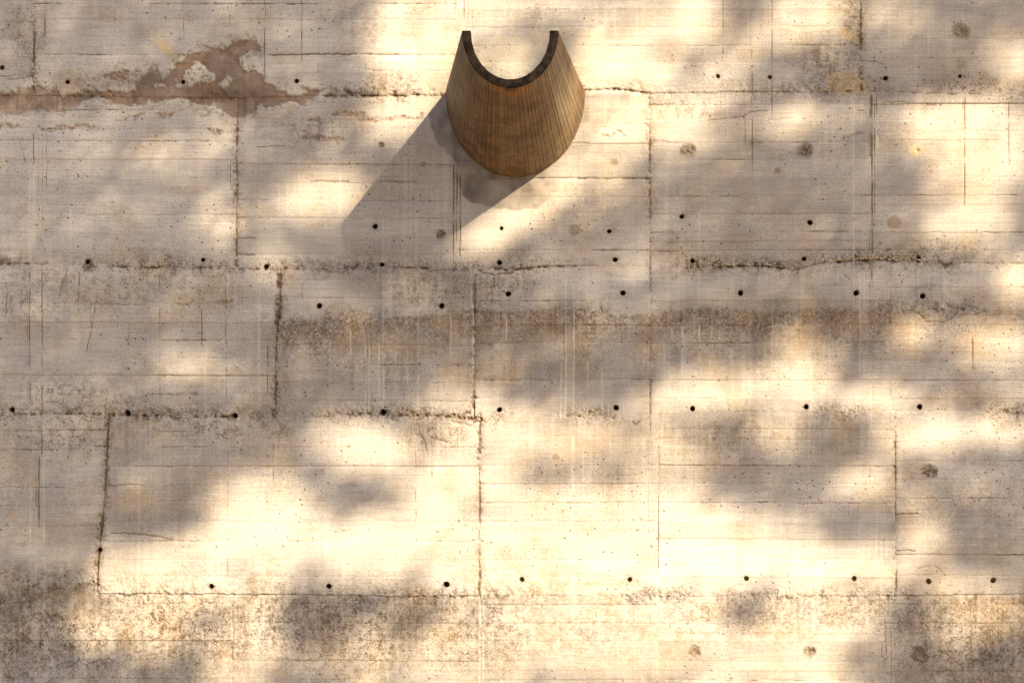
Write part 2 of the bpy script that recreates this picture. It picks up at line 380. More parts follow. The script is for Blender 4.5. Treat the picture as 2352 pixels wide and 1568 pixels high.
# dark runs and hairlines: (u, v0, v1, width, strength)
RUNS = [(103, -60, 85, 1.5, .8), (422, -60, 97, 1.2, .8), (528, -60, 93, .9, .45), (77, 300, 380, 1.5, .85), (88, 300, 520, 1.3, .35), (97, 300, 560, 1.2, .4), (106, 300, 470, 1.4, .45), (521, 330, 420, 1.2, .4), (528, 330, 437, 1.2, .5), (534, 330, 400, 1, .4),
        (608, -60, 180, 1.1, .7), (613, 15, 120, .9, .35), (693, -60, 144, 1.1, .7), (731, 93, 170, 1.2, .6), (815, 290, 417, 1.2, .45), (1025, -60, 94, 1.8, .4), (1045, -60, 105, 2.2, .3), (1065, -60, 67, 1.5, .6), (1075, -60, 58, 1, .5), (1083, -60, 78, 1.5, .6),
        (1042, 374, 625, 1.8, .75), (1048, 380, 560, 1.2, .5), (1057, 400, 590, 2.0, .75), (1051, 395, 480, 1.2, .5), (1660, -60, 127, 1.1, .8), (1711, 217, 328, 1.1, .75), (1727, 100, 426, 1.3, .6), (1723, -60, 215, 1.0, .35), (1773, -60, 275, 1.0, .6),
        (2002, 215, 360, 3.6, .55), (2003, 330, 712, 2.0, .75), (2009, 225, 520, 1.3, .55), (1997, 240, 700, 1.3, .45), (2014, 220, 262, 1.3, .8), (1958, 240, 700, 1.7, .3), (1950, 235, 640, 1.3, .3), (2216, 222, 471, 1.5, .75), (2212, 222, 300, 1.1, .5), (2318, 232, 382, 1.3, .65), (2310, 232, 300, 1, .35), (2256, 300, 430, 1.1, .3), (2270, 260, 370, .8, .3),
        (68, 615, 945, 1.6, .55), (63, 640, 900, 1.1, .35), (96, 600, 1045, 1.5, .6), (90, 1045, 1212, 1.7, .85), (84, 1080, 1165, .9, .5), (70, 1050, 1330, 1.3, .2), (143, 620, 680, 1.3, .55), (180, 620, 720, 1.1, .5), (208, 690, 810, 1.2, .6), (15, 640, 720, 1.2, .5), (50, 655, 720, 1.1, .45),
        (334, 740, 855, 1.3, .6), (342, 830, 875, .9, .45), (367, 620, 930, 1.1, .45), (464, 705, 813, 1.5, .8), (519, 630, 925, 1.3, .6), (510, 640, 690, 1.0, .4), (295, 740, 810, .9, .35), (562, 790, 860, .9, .4), (615, 775, 905, 1.6, .6), (178, 1045, 1100, .9, .5),
        (523, 970, 1350, 1.6, .42), (530, 985, 1345, 1.0, .25), (548, 1045, 1150, 1.0, .3), (575, 1045, 1200, .9, .25), (955, 1000, 1245, 1.3, .5), (963, 1000, 1120, 1.0, .35), (992, 1000, 1098, 1.1, .6), (628, 1010, 1105, 1.3, .6), (605, 1030, 1130, 1.3, .35), (612, 1030, 1200, 1.1, .3), (1050, 975, 1064, .9, .4), (1100, 968, 1360, 1.3, .7),
        (893, 1045, 1210, 1.3, .2), (1316, 900, 1345, 1.2, .35), (1324, 1100, 1340, 1, .22), (1490, 1000, 1225, 1.3, .35), (1512, 1130, 1310, 1.3, .55), (1209, 990, 1150, .9, .4), (1417, 1060, 1112, .9, .45), (1420, 1150, 1200, .9, .4), (1583, 1030, 1112, .9, .45), (1515, 990, 1010, 1.2, .4), (1518, 930, 990, 1.2, .4),
        (2025, 1475, 1690, 1.6, .5), (2035, 1430, 1690, 1.8, .5), (2047, 1440, 1690, 1.3, .45), (2006, 1200, 1280, 1.1, .4), (2029, 1230, 1290, 1.1, .35), (1950, 1150, 1235, .9, .45), (1971, 1150, 1185, .8, .4), (1999, 1060, 1130, .8, .4), (2128, 1205, 1250, 1, .45), (2234, 770, 850, 2.4, .55), (2238, 835, 852, 3, .6), (2292, 830, 850, 3, .35),
        (545, 1365, 1520, 3, .35), (493, 1500, 1690, 1.6, .45), (448, 1510, 1690, 1.5, .4), (1493, 880, 1000, 1.5, .5), (1090, 860, 945, 2.0, .45), (775, 640, 690, 1.0, .4), (694, 640, 700, 1, .5), (1130, 640, 690, 1.8, .5), (1142, 640, 660, 2.2, .5), (1438, 525, 585, 1.1, .45), (1320, 540, 580, 1.6, .4)]
LIME = [(805, 755, 815, 1.3, .7), (838, 760, 960, 1.2, .6), (847, 760, 965, 1.2, .65), (870, 767, 915, 1.4, .7), (883, 750, 770, 1.2, .5), (882, 840, 915, 1.1, .5), (908, 800, 900, 1.1, .6), (935, 800, 885, 1.2, .65), (960, 700, 940, 1.3, .35), (1035, 720, 825, 1.6, .5), (1087, 690, 845, 1.8, .6), (1082, 600, 700, 1.4, .4), (1163, 720, 775, 1.4, .45),
        (1300, 600, 960, 1.5, .45), (1318, 640, 960, 1.4, .5), (1290, 760, 880, 1.1, .4), (1288, 870, 960, 1.3, .55), (1383, 840, 945, 1.2, .5), (1350, 820, 920, 1.0, .4), (1526, 745, 830, 1.2, .5), (1543, 745, 790, 1.1, .45), (1567, 745, 860, 1.3, .55), (1607, 745, 830, 1.2, .5), (1605, 610, 700, 1.3, .4), (1635, 740, 800, 1.1, .35),
        (880, 500, 960, 1.4, .3), (955, 480, 640, 1.6, .35), (800, 480, 600, 1.4, .35), (640, 420, 560, 1.5, .35), (660, 420, 540, 1.4, .35), (780, 390, 520, 1.8, .35), (1960, 230, 720, 2.2, .3), (1975, 620, 860, 1.2, .4), (1985, 620, 870, 1.0, .35), (1992, 700, 860, 1.0, .35), (2000, 880, 990, 1.6, .3), (1905, 720, 980, 1.3, .28), (1862, 820, 990, 1.2, .3),
        (77, 380, 560, 4.0, .3), (70, 1050, 1360, 2.2, .35), (101, 1050, 1360, 2.0, .35), (1102, 1370, 1690, 2.5, .35), (1110, 1370, 1690, 2, .3), (1316, 1000, 1350, 3.0, .3), (1340, 1020, 1130, 1.5, .2), (1478, 1000, 1230, 5.0, .12), (68, 380, 600, 3, .28), (595, 690, 940, 3, .3), (470, 840, 950, 3, .25), (2015, 215, 340, 3, .3)]
# broad grime: (u, v, ru, rv, amount)
GRIME = [(0, 880, 2000, 900, .0),
         (790, 790, 240, 75, .62), (1000, 780, 160, 70, .5), (1150, 770, 110, 80, .6), (1310, 745, 160, 60, .6), (1420, 790, 120, 70, .5), (1640, 740, 200, 55, .62), (1880, 735, 160, 45, .55), (2080, 740, 120, 60, .5), (2250, 760, 160, 70, .35),
         (1080, 660, 70, 60, .5), (830, 830, 190, 75, .6), (1230, 830, 240, 75, .5), (1050, 850, 200, 60, .45), (60, 1100, 160, 130, .3), (940, 660, 100, 50, .4), (1200, 650, 60, 40, .35),
         (80, 990, 200, 60, .35), (330, 1020, 160, 80, .4), (380, 1150, 170, 120, .42), (160, 1030, 100, 50, .3),
         (80, 1440, 260, 110, .62), (320, 1480, 240, 130, .5), (600, 1450, 200, 120, .52), (720, 1420, 150, 110, .62), (960, 1440, 200, 90, .6), (1100, 1480, 130, 110, .45), (1320, 1410, 200, 50, .32), (1240, 1400, 90, 120, .3), (1480, 1430, 120, 50, .28),
         (1720, 1410, 150, 45, .5), (1830, 1410, 120, 50, .45), (2000, 1400, 120, 45, .42), (2120, 1420, 150, 60, .5), (2290, 1440, 140, 90, .62), (2260, 1530, 180, 80, .62), (1500, 1550, 60, 40, .4), (2080, 1530, 140, 60, .4),
         (1840, 990, 120, 50, .4), (1940, 1010, 130, 70, .42), (2240, 910, 110, 50, .4), (1620, 1010, 140, 40, .42), (1420, 1020, 120, 60, .45), (1400, 1080, 110, 50, .45), (1250, 1080, 110, 50, .4), (1560, 1080, 130, 50, .38), (1250, 1190, 90, 90, .25), (650, 1080, 90, 90, .25), (980, 990, 90, 40, .35),
         (830, 60, 60, 70, .35), (1000, 170, 60, 50, .3), (900, 190, 60, 40, .35), (1200, 30, 160, 40, .3), (1420, 30, 150, 40, .28), (1600, 130, 120, 40, .3), (1730, 40, 60, 40, .35), (1880, 150, 80, 50, .42), (1960, 60, 40, 60, .4),
         (300, 190, 160, 40, .35), (70, 80, 50, 120, .3), (2230, 190, 140, 25, .42), (2000, 200, 90, 30, .3), (1700, 195, 160, 22, .35), (300, 20, 90, 40, .22), (1350, 440, 90, 60, .25), (1330, 530, 70, 60, .3), (800, 285, 90, 30, .3),
         (2110, 580, 130, 32, .42), (1850, 590, 120, 25, .3), (1550, 580, 160, 30, .28), (1180, 580, 80, 25, .4), (880, 590, 90, 25, .35), (300, 595, 160, 22, .4), (30, 590, 60, 22, .35), (540, 940, 120, 30, .3), (230, 930, 110, 40, .3), (2280, 700, 90, 30, .25), (1975, 690, 60, 30, .2), (1090, 940, 60, 40, .2), (450, 670, 200, 60, .2), (180, 720, 160, 90, .22),
         (2130, 1120, 140, 90, .2), (2280, 1180, 120, 120, .25), (2130, 1300, 50, 25, .15)]
CRACKLE = [(80, 1460, 300, 130, 1), (400, 1440, 260, 120, 1), (620, 1420, 130, 110, .9), (800, 1450, 240, 110, 1), (1080, 1450, 180, 110, .9), (1340, 1440, 220, 90, .5), (1700, 1410, 220, 60, .7), (1950, 1400, 200, 60, .8), (2150, 1420, 150, 70, .9), (2250, 1500, 180, 100, 1),
           (250, 660, 280, 60, .55), (60, 690, 100, 80, .6), (800, 740, 200, 30, .6), (1000, 660, 170, 60, .7), (1150, 650, 60, 60, .7), (1330, 730, 160, 35, .8), (1600, 735, 160, 30, .8), (1850, 730, 160, 40, .7), (2100, 700, 120, 50, .5), (150, 900, 130, 50, .8), (230, 935, 160, 30, .8), (160, 1000, 140, 50, .7), (480, 980, 120, 30, .8), (620, 960, 80, 40, .8), (1000, 990, 80, 40, .8), (700, 300, 120, 70, .5), (340, 180, 200, 50, .6), (1900, 150, 80, 60, .8), (1950, 30, 40, 70, .7), (2250, 205, 130, 30, .9), (2010, 205, 60, 30, .7), (1560, 235, 80, 35, .7), (1450, 205, 80, 20, .7), (900, 200, 110, 40, .6), (60, 100, 60, 130, .5), (2220, 1150, 180, 130, .35), (100, 1330, 140, 40, .9), (590, 1380, 80, 40, .7), (840, 60, 70, 70, .4), (1700, 1000, 200, 60, .5), (2150, 585, 120, 30, .8)]

B2, B3 = 523.7, 1044.6
CRACKS = [(tile(0, B3, (720, 212), (900, 200), (975, 207)), 1.6, .8), (tile(0, B3, (760, 535), (990, 545), (1190, 578)), 1.8, .8), (tile(0, B3, (720, 600), (870, 595), (990, 590), (1190, 580)), 1.3, .55), (tile(0, B3, (730, 560), (900, 565)), 1.2, .35), (tile(0, B3, (690, 830), (870, 845), (830, 865), (690, 870)), 1.2, .4),
          (tile(1764, B3, (880, 406), (930, 405), (1030, 402)), 2.0, .9), (tile(1764, B3, (880, 655), (960, 650), (1010, 656)), 1.8, .8), (tile(1764, B3, (1020, 790), (1070, 762), (1150, 760), (1205, 806)), 1.4, .6),
          (tile(588, 0, (90, 380), (300, 377), (500, 371), (690, 373)), 1.7, .95), (tile(588, 0, (690, 373), (1000, 369)), 1.2, .6), (tile(588, 0, (720, 470), (830, 482), (940, 487)), 1.3, .6), (tile(588, 0, (1150, 487), (1330, 484)), 1.2, .6), (tile(588, 0, (1220, 352), (1330, 350)), 1.2, .5),
          (tile(1764, B2, (1010, 570), (1090, 640), (1190, 650), (1265, 625), (1290, 590)), 1.5, .8), (tile(1764, B2, (1340, 595), (1440, 590), (1520, 560)), 1.4, .7), (tile(1764, B2, (0, 262), (60, 262), (180, 290), (390, 230)), 1.6, .85), (tile(1764, B2, (1180, 225), (1220, 262), (1262, 240)), 4.0, .9), (tile(1764, B2, (1100, 500), (1170, 530)), 1.2, .5), (tile(1764, B2, (525, 320), (565, 360)), 1.5, .7), (tile(1764, B2, (1030, 180), (1040, 215)), 2.2, .8), (tile(1764, B2, (740, 215), (800, 210), (860, 215)), 3, .85),
          (tile(588, B2, (1530, 285), (1580, 310), (1640, 320), (1761, 300)), 1.8, .85), (tile(588, B2, (1120, 1390), (1160, 1470), (1175, 1530)), 1.8, .8), (tile(588, B2, (1340, 1320), (1480, 1355), (1500, 1330), (1540, 1325)), 1.6, .8), (tile(588, B2, (1200, 1440), (1320, 1470)), 2.0, .7), (tile(588, B2, (320, 380), (315, 490)), 1.2, .6), (tile(588, B2, (1640, 340), (1640, 410)), 2.2, .7), (tile(588, B2, (1180, 295), (1370, 285)), 2, .6),
          (t1((120, 940), (160, 1060), (170, 1120)), 1.2, .55), (t1((95, 1535), (180, 1455)), 1.6, .55), (t1((40, 540), (110, 545), (170, 540)), 1.3, .7), (t1((1480, 985), (1510, 980), (1540, 1000)), 1.3, .5),
          (tile(0, B2, (460, 290), (420, 400), (405, 470)), 1.5, .65), (tile(0, B2, (550, 300), (545, 360), (540, 470), (520, 520)), 1.3, .65), (tile(0, B2, (655, 540), (630, 690), (595, 850)), 1.4, .7), (tile(0, B2, (1510, 330), (1545, 480)), 1.2, .5), (tile(0, B2, (650, 320), (640, 380)), 1.2, .6), (tile(0, B2, (40, 380), (45, 500), (35, 620)), 1.4, .6), (tile(0, B2, (1640, 70), (1761, 70)), 1.4, .8), (tile(0, B2, (1640, 185), (1755, 182)), 1.6, .85), (tile(0, B2, (620, 520), (760, 522), (980, 530)), 1.4, .7), (tile(0, B2, (650, 1502), (735, 1503)), 2.4, .7), (tile(0, B2, (1050, 1390), (1270, 1405)), 1.4, .6),
          (tile(1764, 0, (640, 415), (800, 440)), 1.3, .7), (tile(1764, 0, (550, 125), (630, 115), (640, 60)), 1.5, .6), (tile(1764, 0, (410, 550), (650, 535)), 1.0, .5), (tile(1764, 0, (790, 705), (860, 700), (980, 702)), 1.8, .7), (tile(1764, 0, (0, 822), (170, 808)), 1.3, .6), (tile(1764, 0, (740, 850), (770, 960)), 1.0, .5), (tile(1764, 0, (1090, 722), (1160, 722)), 2.2, .6), (tile(1764, 0, (610, 760), (660, 762)), 1.6, .7),
          (tile(1176, B2, (480, 800), (500, 850), (520, 910)), 1.3, .55), (tile(1176, B2, (680, 1078), (780, 1078)), 1.2, .55), (tile(1176, B2, (830, 1330), (850, 1345), (880, 1330)), 2.6, .8), (tile(1176, 0, (950, 715), (1010, 720), (1080, 718)), 1.6, .8), (tile(1176, 0, (950, 968), (1040, 968), (1080, 975)), 1.6, .7), (tile(1176, 0, (1350, 830), (1590, 800), (1640, 770), (1761, 758)), 1.8, .7), (tile(1176, 0, (620, 875), (680, 872)), 1.4, .6), (tile(1176, 0, (1390, 1095), (1600, 1095)), 1.6, .6), (tile(1176, B3, (720, 110), (722, 203), (830, 203)), 1.1, .5), (tile(1176, B3, (1690, 320), (1761, 325)), 1.4, .7),
          (tile(588, 0, (260, 860), (280, 910), (292, 950)), 1.6, .6), (tile(588, 0, (520, 830), (525, 930)), 2.2, .5), (tile(588, 0, (0, 1010), (200, 1007)), 1.6, .7), (tile(588, 0, (370, 1245), (440, 1245), (640, 1250)), 2.0, .7), (tile(588, 0, (840, 1245), (1100, 1248)), 1.5, .7)]
NP_ = np.float32
def survey(X, Y, fine=True):
    """heights (m, towards the viewer), two wear maps and the board each point belongs to"""
    X = X.astype(NP_); Y = Y.astype(NP_)
    shp = X.shape
    H = 0.0022 * fbm(X, Y, 230, seed=5) + 0.0007 * fbm(X, Y, 40, seed=8)
    dirt = np.zeros(shp, NP_); white = np.zeros(shp, NP_); patch = np.zeros(shp, NP_); plaster = np.zeros(shp, NP_)
    dark = np.zeros(shp, NP_); skim = np.zeros(shp, NP_); rough = np.zeros(shp, NP_); tone = np.full(shp, .5, NP_)
    nz = vnoise(X, Y, 4.5, seed=21); nz2 = vnoise(X, Y, 9, seed=22); nz3 = fbm(X, Y, 26, seed=23, o=2)
    nlong = vnoise(X, Y, 60, 200, seed=24)
    crum = np.clip(.6 * nz + .45 * nz2 + .3 * nz3 + .45 * vnoise(X, Y, 6.5, 3.2, seed=28), -1, 1)
    def soft(lst, out, warp=22):
        Wx = X + warp * nz3; Wy = Y + warp * .6 * nlong
        for (u, v, ru, rv, a) in lst:
            if a == 0: continue
            m = np.exp(-(((Wx - u) / ru) ** 2 + ((Wy - v) / rv) ** 2) ** 1.3)
            np.maximum(out, a * m, out=out)
    soft(GRIME, dirt); soft(CRACKLE, rough)
    dirt *= (.8 + .5 * fbm(X, Y, 60, 130, seed=30, o=2) + .35 * vnoise(X, Y, 7, 120, seed=31))
    # random light soiling everywhere, and streaks
    dirt += .16 * np.clip(fbm(X, Y, 300, 160, seed=32), 0, 1) + .10 * np.clip(vnoise(X, Y, 6, 160, seed=33) - .2, 0, 1)
    white += .12 * np.clip(vnoise(X, Y, 5, 190, seed=34) - .45, 0, 1) + .18 * np.clip(fbm(X, Y, 90, 60, seed=35) - .15, 0, 1)
    JY = [wobble(j, X[0], 2.2, 30, 40 + k)[None, :] for k, j in enumerate(JOINTS)]
    lift = sum((Y > j).astype(np.int32) for j in JY)
    label = np.zeros(shp, np.int32)
    LOFF = [0.0015, -0.001, 0.0, 0.002, -0.002]
    for L in range(5):
        ml = lift == L
        rows = np.where(ml.any(1))[0]
        if len(rows) == 0: continue
        r0, r1 = rows[0], rows[-1] + 1
        sl = slice(r0, r1)
        x = X[sl]; y = Y[sl]; m = ml[sl]
        pan = np.zeros(x.shape, np.int32)
        djs = np.full(x.shape, 99, NP_); dstr = np.zeros(x.shape, NP_); dcr = np.zeros(x.shape, NP_)
        for k, (pl, st, cr) in enumerate(VJ[L]):
            p = np.array(pl, NP_)
            uu = np.interp(y[:, 0], p[:, 0], p[:, 1]).astype(NP_) + 1.3 * fbm(y[:, 0], y[:, 0] * 0 + k * 31 + L * 7, 26, seed=50)
            d = x - uu[:, None]
            pan += (d > 0)
            near = np.abs(d) < np.abs(djs)
            djs = np.where(near, d, djs); dstr = np.where(near, st, dstr); dcr = np.where(near, cr, dcr)
        if L == 2:     # the right-hand joint of this lift only runs above the secondary pour line
            f = (x > 1900) & (y > 718); dstr[f] = .04; dcr[f] = .02
        h = np.full(x.shape, LOFF[L], NP_)
        lin = np.zeros(x.shape, NP_); bo = np.zeros(x.shape, np.int32)
        pres_n = vnoise(x, y, 120, 9, seed=60 + L); thin = vnoise(x, y, 14, 6, seed=65 + L)
        for pi, lines in enumerate(BL[L]):
            cols = np.where((pan == pi).any(0))[0]
            if len(cols) == 0: continue
            c0, c1 = max(cols[0] - 1, 0), cols[-1] + 2
            xs = x[:, c0:c1]; ys = y[:, c0:c1]; mk = pan[:, c0:c1] == pi
            b = np.zeros(xs.shape, np.int32); near = np.full(xs.shape, 99, NP_)
            prs = np.zeros(xs.shape, NP_); fr = np.zeros(xs.shape, NP_)
            r = np.random.default_rng(L * 50 + pi)
            slope = r.uniform(-.006, .006)
            for li, v in enumerate(lines):
                vv = v + slope * (xs[0] - xs[0].mean()) + 1.0 * fbm(xs[0], xs[0] * 0 + v, 90, seed=70) + .5 * vnoise(xs[0], xs[0] * 0 + v, 12, seed=71)
                d = ys - vv[None, :]
                b += d > 0
                nr = np.abs(d) < np.abs(near)
                near = np.where(nr, d, near)
                prs = np.where(nr, r.uniform(.12, 1.0), prs)
            nb = len(lines) + 1
            off = r.normal(0, .0013, nb).astype(NP_); tilt = r.normal(0, .00003, nb).astype(NP_); tn = np.clip(r.normal(.5, .2, nb), .05, .95).astype(NP_)
            hh = off[b] + tilt[b] * near
            prs = prs * np.clip(.8 + .55 * pres_n[:, c0:c1], .2, 1.0)
            g = np.exp(-(near / 1.5) ** 2)
            hh = hh - .0030 * g * prs + .0008 * np.exp(-((near + 3.2) / 1.6) ** 2) * prs
            ln = np.exp(-(near / 1.15) ** 2) * prs * np.clip(.75 + .6 * thin[:, c0:c1], 0, 1)
            # ragged fins broken off along some board edges
            rag = np.clip(prs - .55, 0, 1) * 2 * np.exp(-(near / 5) ** 2) * np.clip(crum[sl][:, c0:c1] - .1, 0, 1)
            hh -= .006 * rag; ln = np.maximum(ln, .9 * rag)
            sel = mk
            h[:, c0:c1][sel] += hh[sel]; lin[:, c0:c1][sel] = ln[sel]; bo[:, c0:c1][sel] = b[sel]
            tone[sl][:, c0:c1][sel & m[:, c0:c1]] = tn[b][sel & m[:, c0:c1]]
        # vertical joints
        jn = np.clip(.65 + .7 * vnoise(x, y, 40, seed=80), .1, 1.2)
        g = np.exp(-(djs / 1.9) ** 2) * dstr * jn
        cr = 1.3 * np.exp(-((djs + 3) / 9.0) ** 2) * dcr * np.clip(.65 + 1.0 * vnoise(x, y, 60, seed=81), 0, 1.2) * np.clip(crum[sl] + .28, 0, 1)
        h -= .007 * g + .009 * cr
        lin = np.maximum(lin, np.clip(1.0 * g * (1 + .5 * nz[sl]) + .75 * cr, 0, 1))
        dirt[sl][m] = np.maximum(dirt[sl], .5 * np.exp(-(djs / 14) ** 2) * dcr * jn)[m]
        rough[sl][m] = np.maximum(rough[sl], .9 * np.exp(-(djs / 16) ** 2) * dcr)[m]
        H[sl][m] += h[m]
        dark[sl][m] = np.maximum(dark[sl], np.clip(lin * .95, 0, 1))[m]
        label[sl][m] = (L * 100 + pan * 20 + bo)[m]
    # horizontal pour joints
    jst = [(J1, .7, 1.0), (J2, 1.0, 1.0), (J3, .8, 1.0), (J4, .4, .5), (J2B, .25, .9)]
    for k, (j, st, ro) in enumerate(jst):
        jy = (JY[k] if k < 4 else wobble(j, X[0], 2.2, 30, 47)[None, :])
        d = Y - jy
        act = 1.0 if k < 4 else sstep(632, 650, X)
        var = np.clip(.55 + .9 * vnoise(X, Y * 0, 110, seed=90 + k), .08, 1.2)
        g = np.exp(-(d / (2.0 if k < 4 else 2.6)) ** 2) * st * var * act * np.clip(.7 + .6 * nz2, 0, 1.2)
        up = np.where(d < 0, np.exp(-(d / 20) ** 2), np.exp(-(d / 6) ** 2))
        if k == 3: up = np.exp(-(d / 16) ** 2)
        var2 = np.clip(.45 + 1.2 * vnoise(X, Y * 0, 140, seed=97 + k), 0, 1.2)
        if k == 1: var2 = np.maximum(var2, np.exp(-((X - 2030) / 190) ** 2) * 1.1 + .9 * np.exp(-((X - 400) / 200) ** 2))
        if k == 2: var2 = np.maximum(var2, np.exp(-((X - 350) / 330) ** 2))
        hc = 1.25 * up * ro * var2 * act * np.clip(crum + .12, 0, 1)
        H -= .009 * g + .0095 * hc
        dark = np.maximum(dark, np.clip(.8 * g * (1 + .5 * nz) + .62 * hc, 0, 1))
        dirt = np.maximum(dirt, .45 * up * var2 * ro * act)
        rough = np.maximum(rough, .9 * np.where(d < 0, np.exp(-(d / 26) ** 2), np.exp(-(d / 22) ** 2)) * act * np.clip(var2 + .2, 0, 1))
        # short runs leaving the joint
        drip = np.clip(vnoise(X, Y * 0, 5, seed=105 + k) - .45, 0, 1) * 2
        ln = 14 + 45 * np.clip(vnoise(X, Y * 0, 9, seed=112 + k), 0, 1)
        dr = drip * act * np.where(d > 0, np.exp(-(d / ln) ** 2), 0) * np.clip(.4 + vnoise(X, Y * 0, 160, seed=118 + k), 0, 1)
        dark = np.maximum(dark, .5 * dr)
        wd = np.clip(vnoise(X, Y * 0, 6, seed=125 + k) - .3, 0, 1) * act * np.where(d > 0, np.exp(-(d / 110) ** 2), 0)
        white = np.maximum(white, .4 * wd)
        H -= .0012 * dr
    d = Y - wobble(J2B, X[0], 2.2, 30, 47)[None, :]
    edge = sstep(-3, 4, d + 3 * nz2) * sstep(634, 650, X + 4 * nz2)
    strk = .5 + .5 * vnoise(X, Y * .12, 9, 40, seed=180)
    fall = np.exp(-(np.maximum(d, 0) / (105 + 50 * strk + 40 * nz3)) ** 2)
    along = np.interp(X, [600, 700, 1000, 1200, 1345, 1420, 1500, 1760, 2000, 2130, 2352], [.95, 1, .85, .95, 1, .7, .8, 1, .85, .7, .45]).astype(NP_)
    dirt = np.maximum(dirt, 1.0 * edge * fall * along * (.85 + .2 * nz3 + .2 * nz))
    rough = np.maximum(rough, .5 * edge * np.exp(-(d / 45) ** 2))
    d = Y - JY[3]
    strk = .5 + .5 * vnoise(X, Y * .1, 10, 60, seed=181)
    along = np.interp(X, [-100, 0, 230, 300, 480, 560, 700, 860, 960, 1060, 1180, 1300, 1600, 1690, 1800, 1900, 2050, 2150, 2300, 2400], [.9, .9, .7, .2, .28, .15, .75, .38, .7, .5, .3, .2, .18, .42, .5, .35, .3, .5, .9, .9]).astype(NP_)
    fall = np.exp(-(np.maximum(d, 0) / (60 + 150 * strk * along + 40 * nz3)) ** 2)
    dirt = np.maximum(dirt, sstep(-9, 14, d + 9 * nz3 + 6 * nz2 + 3 * nz) * (fall * along + .12 * np.exp(-(np.maximum(d, 0) / 260) ** 2)) * (.8 + .4 * nz3 + .4 * nz + .3 * vnoise(X, Y * .1, 7, 40, seed=183)))
    # scoured band, repairs
    Wx = X + 5 * nz2 + 7 * nz3 + 2 * nz; Wy = Y + 3.0 * nz + 6 * vnoise(X, Y, 15, seed=130) + 6 * vnoise(X, Y, 40, seed=131)
    def region(pts, fea, wxx=Wx, wyy=Wy, pad=30):
        p = np.array(pts); out = np.zeros(shp, NP_)
        cs = np.where((X[0] > p[:, 0].min() - pad) & (X[0] < p[:, 0].max() + pad))[0]
        rs = np.where((Y[:, 0] > p[:, 1].min() - pad) & (Y[:, 0] < p[:, 1].max() + pad))[0]
        if len(cs) < 2 or len(rs) < 2: return out
        q = np.s_[rs[0]:rs[-1] + 1, cs[0]:cs[-1] + 1]
        out[q] = sstep(-fea, fea, poly_dist(pts, wxx[q], wyy[q]))
        return out
    sc = region(SCOUR[0], 3.0)
    for p in SCOUR_HOLES: sc *= 1 - region(p, 1.6)
    edge_w = 4 * sc * (1 - sc)
    dark *= 1 - .75 * sc
    small = np.zeros(shp, NP_)
    for p in SCOUR_SMALL: small = np.maximum(small, region(p, 2.0) * np.clip(.75 + .8 * nz, 0, 1))
    patch = np.maximum(sc * (.82 + .18 * nz3), .8 * small)
    halo = sstep(-26, 0, poly_dist(SCOUR[0], Wx, Wy)) if fine else sc
    white = np.maximum(white, .55 * halo * (1 - sc) * np.clip(.6 + .8 * nz3, 0, 1))
    rough = np.maximum(rough, .7 * halo * (1 - sc))
    H += .004 * sc * np.exp(-((Y - JY[0]) / 5) ** 2)
    H -= .008 * sc + .006 * small
    chips = halo * (1 - sc) * sstep(.25, .45, crum)
    H -= .003 * chips; dark = np.maximum(dark, .4 * chips); patch = np.maximum(patch, .5 * chips)
    dark = np.maximum(dark, .55 * edge_w * np.clip(nz2 + .3, 0, 1))  # shadow along the scoured step's edge, painted into the dark mask
    rough *= 1 - .35 * sc
    dirt = np.maximum(dirt, .5 * halo * (1 - sc) * np.clip(.35 + nz3 + .5 * nz2, 0, 1))
    H -= .0025 * sc * np.clip(crum, 0, 1) + .0015 * sc * nz3
    for p in PLASTER: plaster = np.maximum(plaster, .9 * region(p, 1.3))
    for p in PLASTER_SOFT: plaster = np.maximum(plaster, .45 * region(p, 3))
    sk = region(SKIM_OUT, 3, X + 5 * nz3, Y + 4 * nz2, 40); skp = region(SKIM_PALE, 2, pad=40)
    skim = sk * np.clip(.8 + .4 * nz3, 0, 1) * (1 - .72 * sstep(1215, 1300, X) * sstep(255, 330, Y)) * (1 - .35 * sstep(1330, 1420, X))  # repair skim, painted darkest beneath the spout to deepen its contact shade
    plaster = np.maximum(plaster, .30 * skp * (1 - sk))
    smooth_ = np.maximum(sk, skp)
    rough *= 1 - .85 * smooth_; dirt *= 1 - .6 * smooth_; dark *= 1 - .45 * smooth_
    H += .0012 * smooth_
    dark = np.maximum(dark, .35 * 4 * sk * (1 - sk) * np.clip(.3 + nz3, 0, 1))
    # round fillings and rough knots
    for (u, v, r_, kind) in SPOTS:
        cs = np.where(np.abs(X[0] - u) < r_ * 2)[0]; rs = np.where(np.abs(Y[:, 0] - v) < r_ * 2)[0]
        if len(cs) < 2 or len(rs) < 2: continue
        q = np.s_[rs[0]:rs[-1] + 1, cs[0]:cs[-1] + 1]
        rr = np.hypot(X[q] - u + 3 * nz3[q], (Y[q] - v) * 1.12 + 2 * nz2[q]) / r_
        if kind == 'rough':
            mm = sstep(1.15, .7, rr) * np.clip(.55 + 1.0 * crum[q], 0, 1); cc = np.exp(-(rr / .35) ** 2)
            H[q] -= .006 * mm + .004 * cc; dark[q] = np.maximum(dark[q], .7 * cc * np.clip(.6 + nz[q], 0, 1) + .3 * mm)
            dirt[q] = np.maximum(dirt[q], .8 * sstep(1.3, .6, rr)); rough[q] = np.maximum(rough[q], sstep(1.4, .8, rr))
        elif kind == 'plaster':
            mm = sstep(1.05, .9, rr); plaster[q] = np.maximum(plaster[q], mm); cc = np.exp(-((np.hypot(X[q] - u - 3, Y[q] - v) / r_) / .25) ** 2)
            H[q] -= .012 * cc; dark[q] = np.maximum(dark[q], .4 * cc)
        elif kind == 'patch':
            patch[q] = np.maximum(patch[q], .6 * sstep(1.05, .88, rr))
        else:
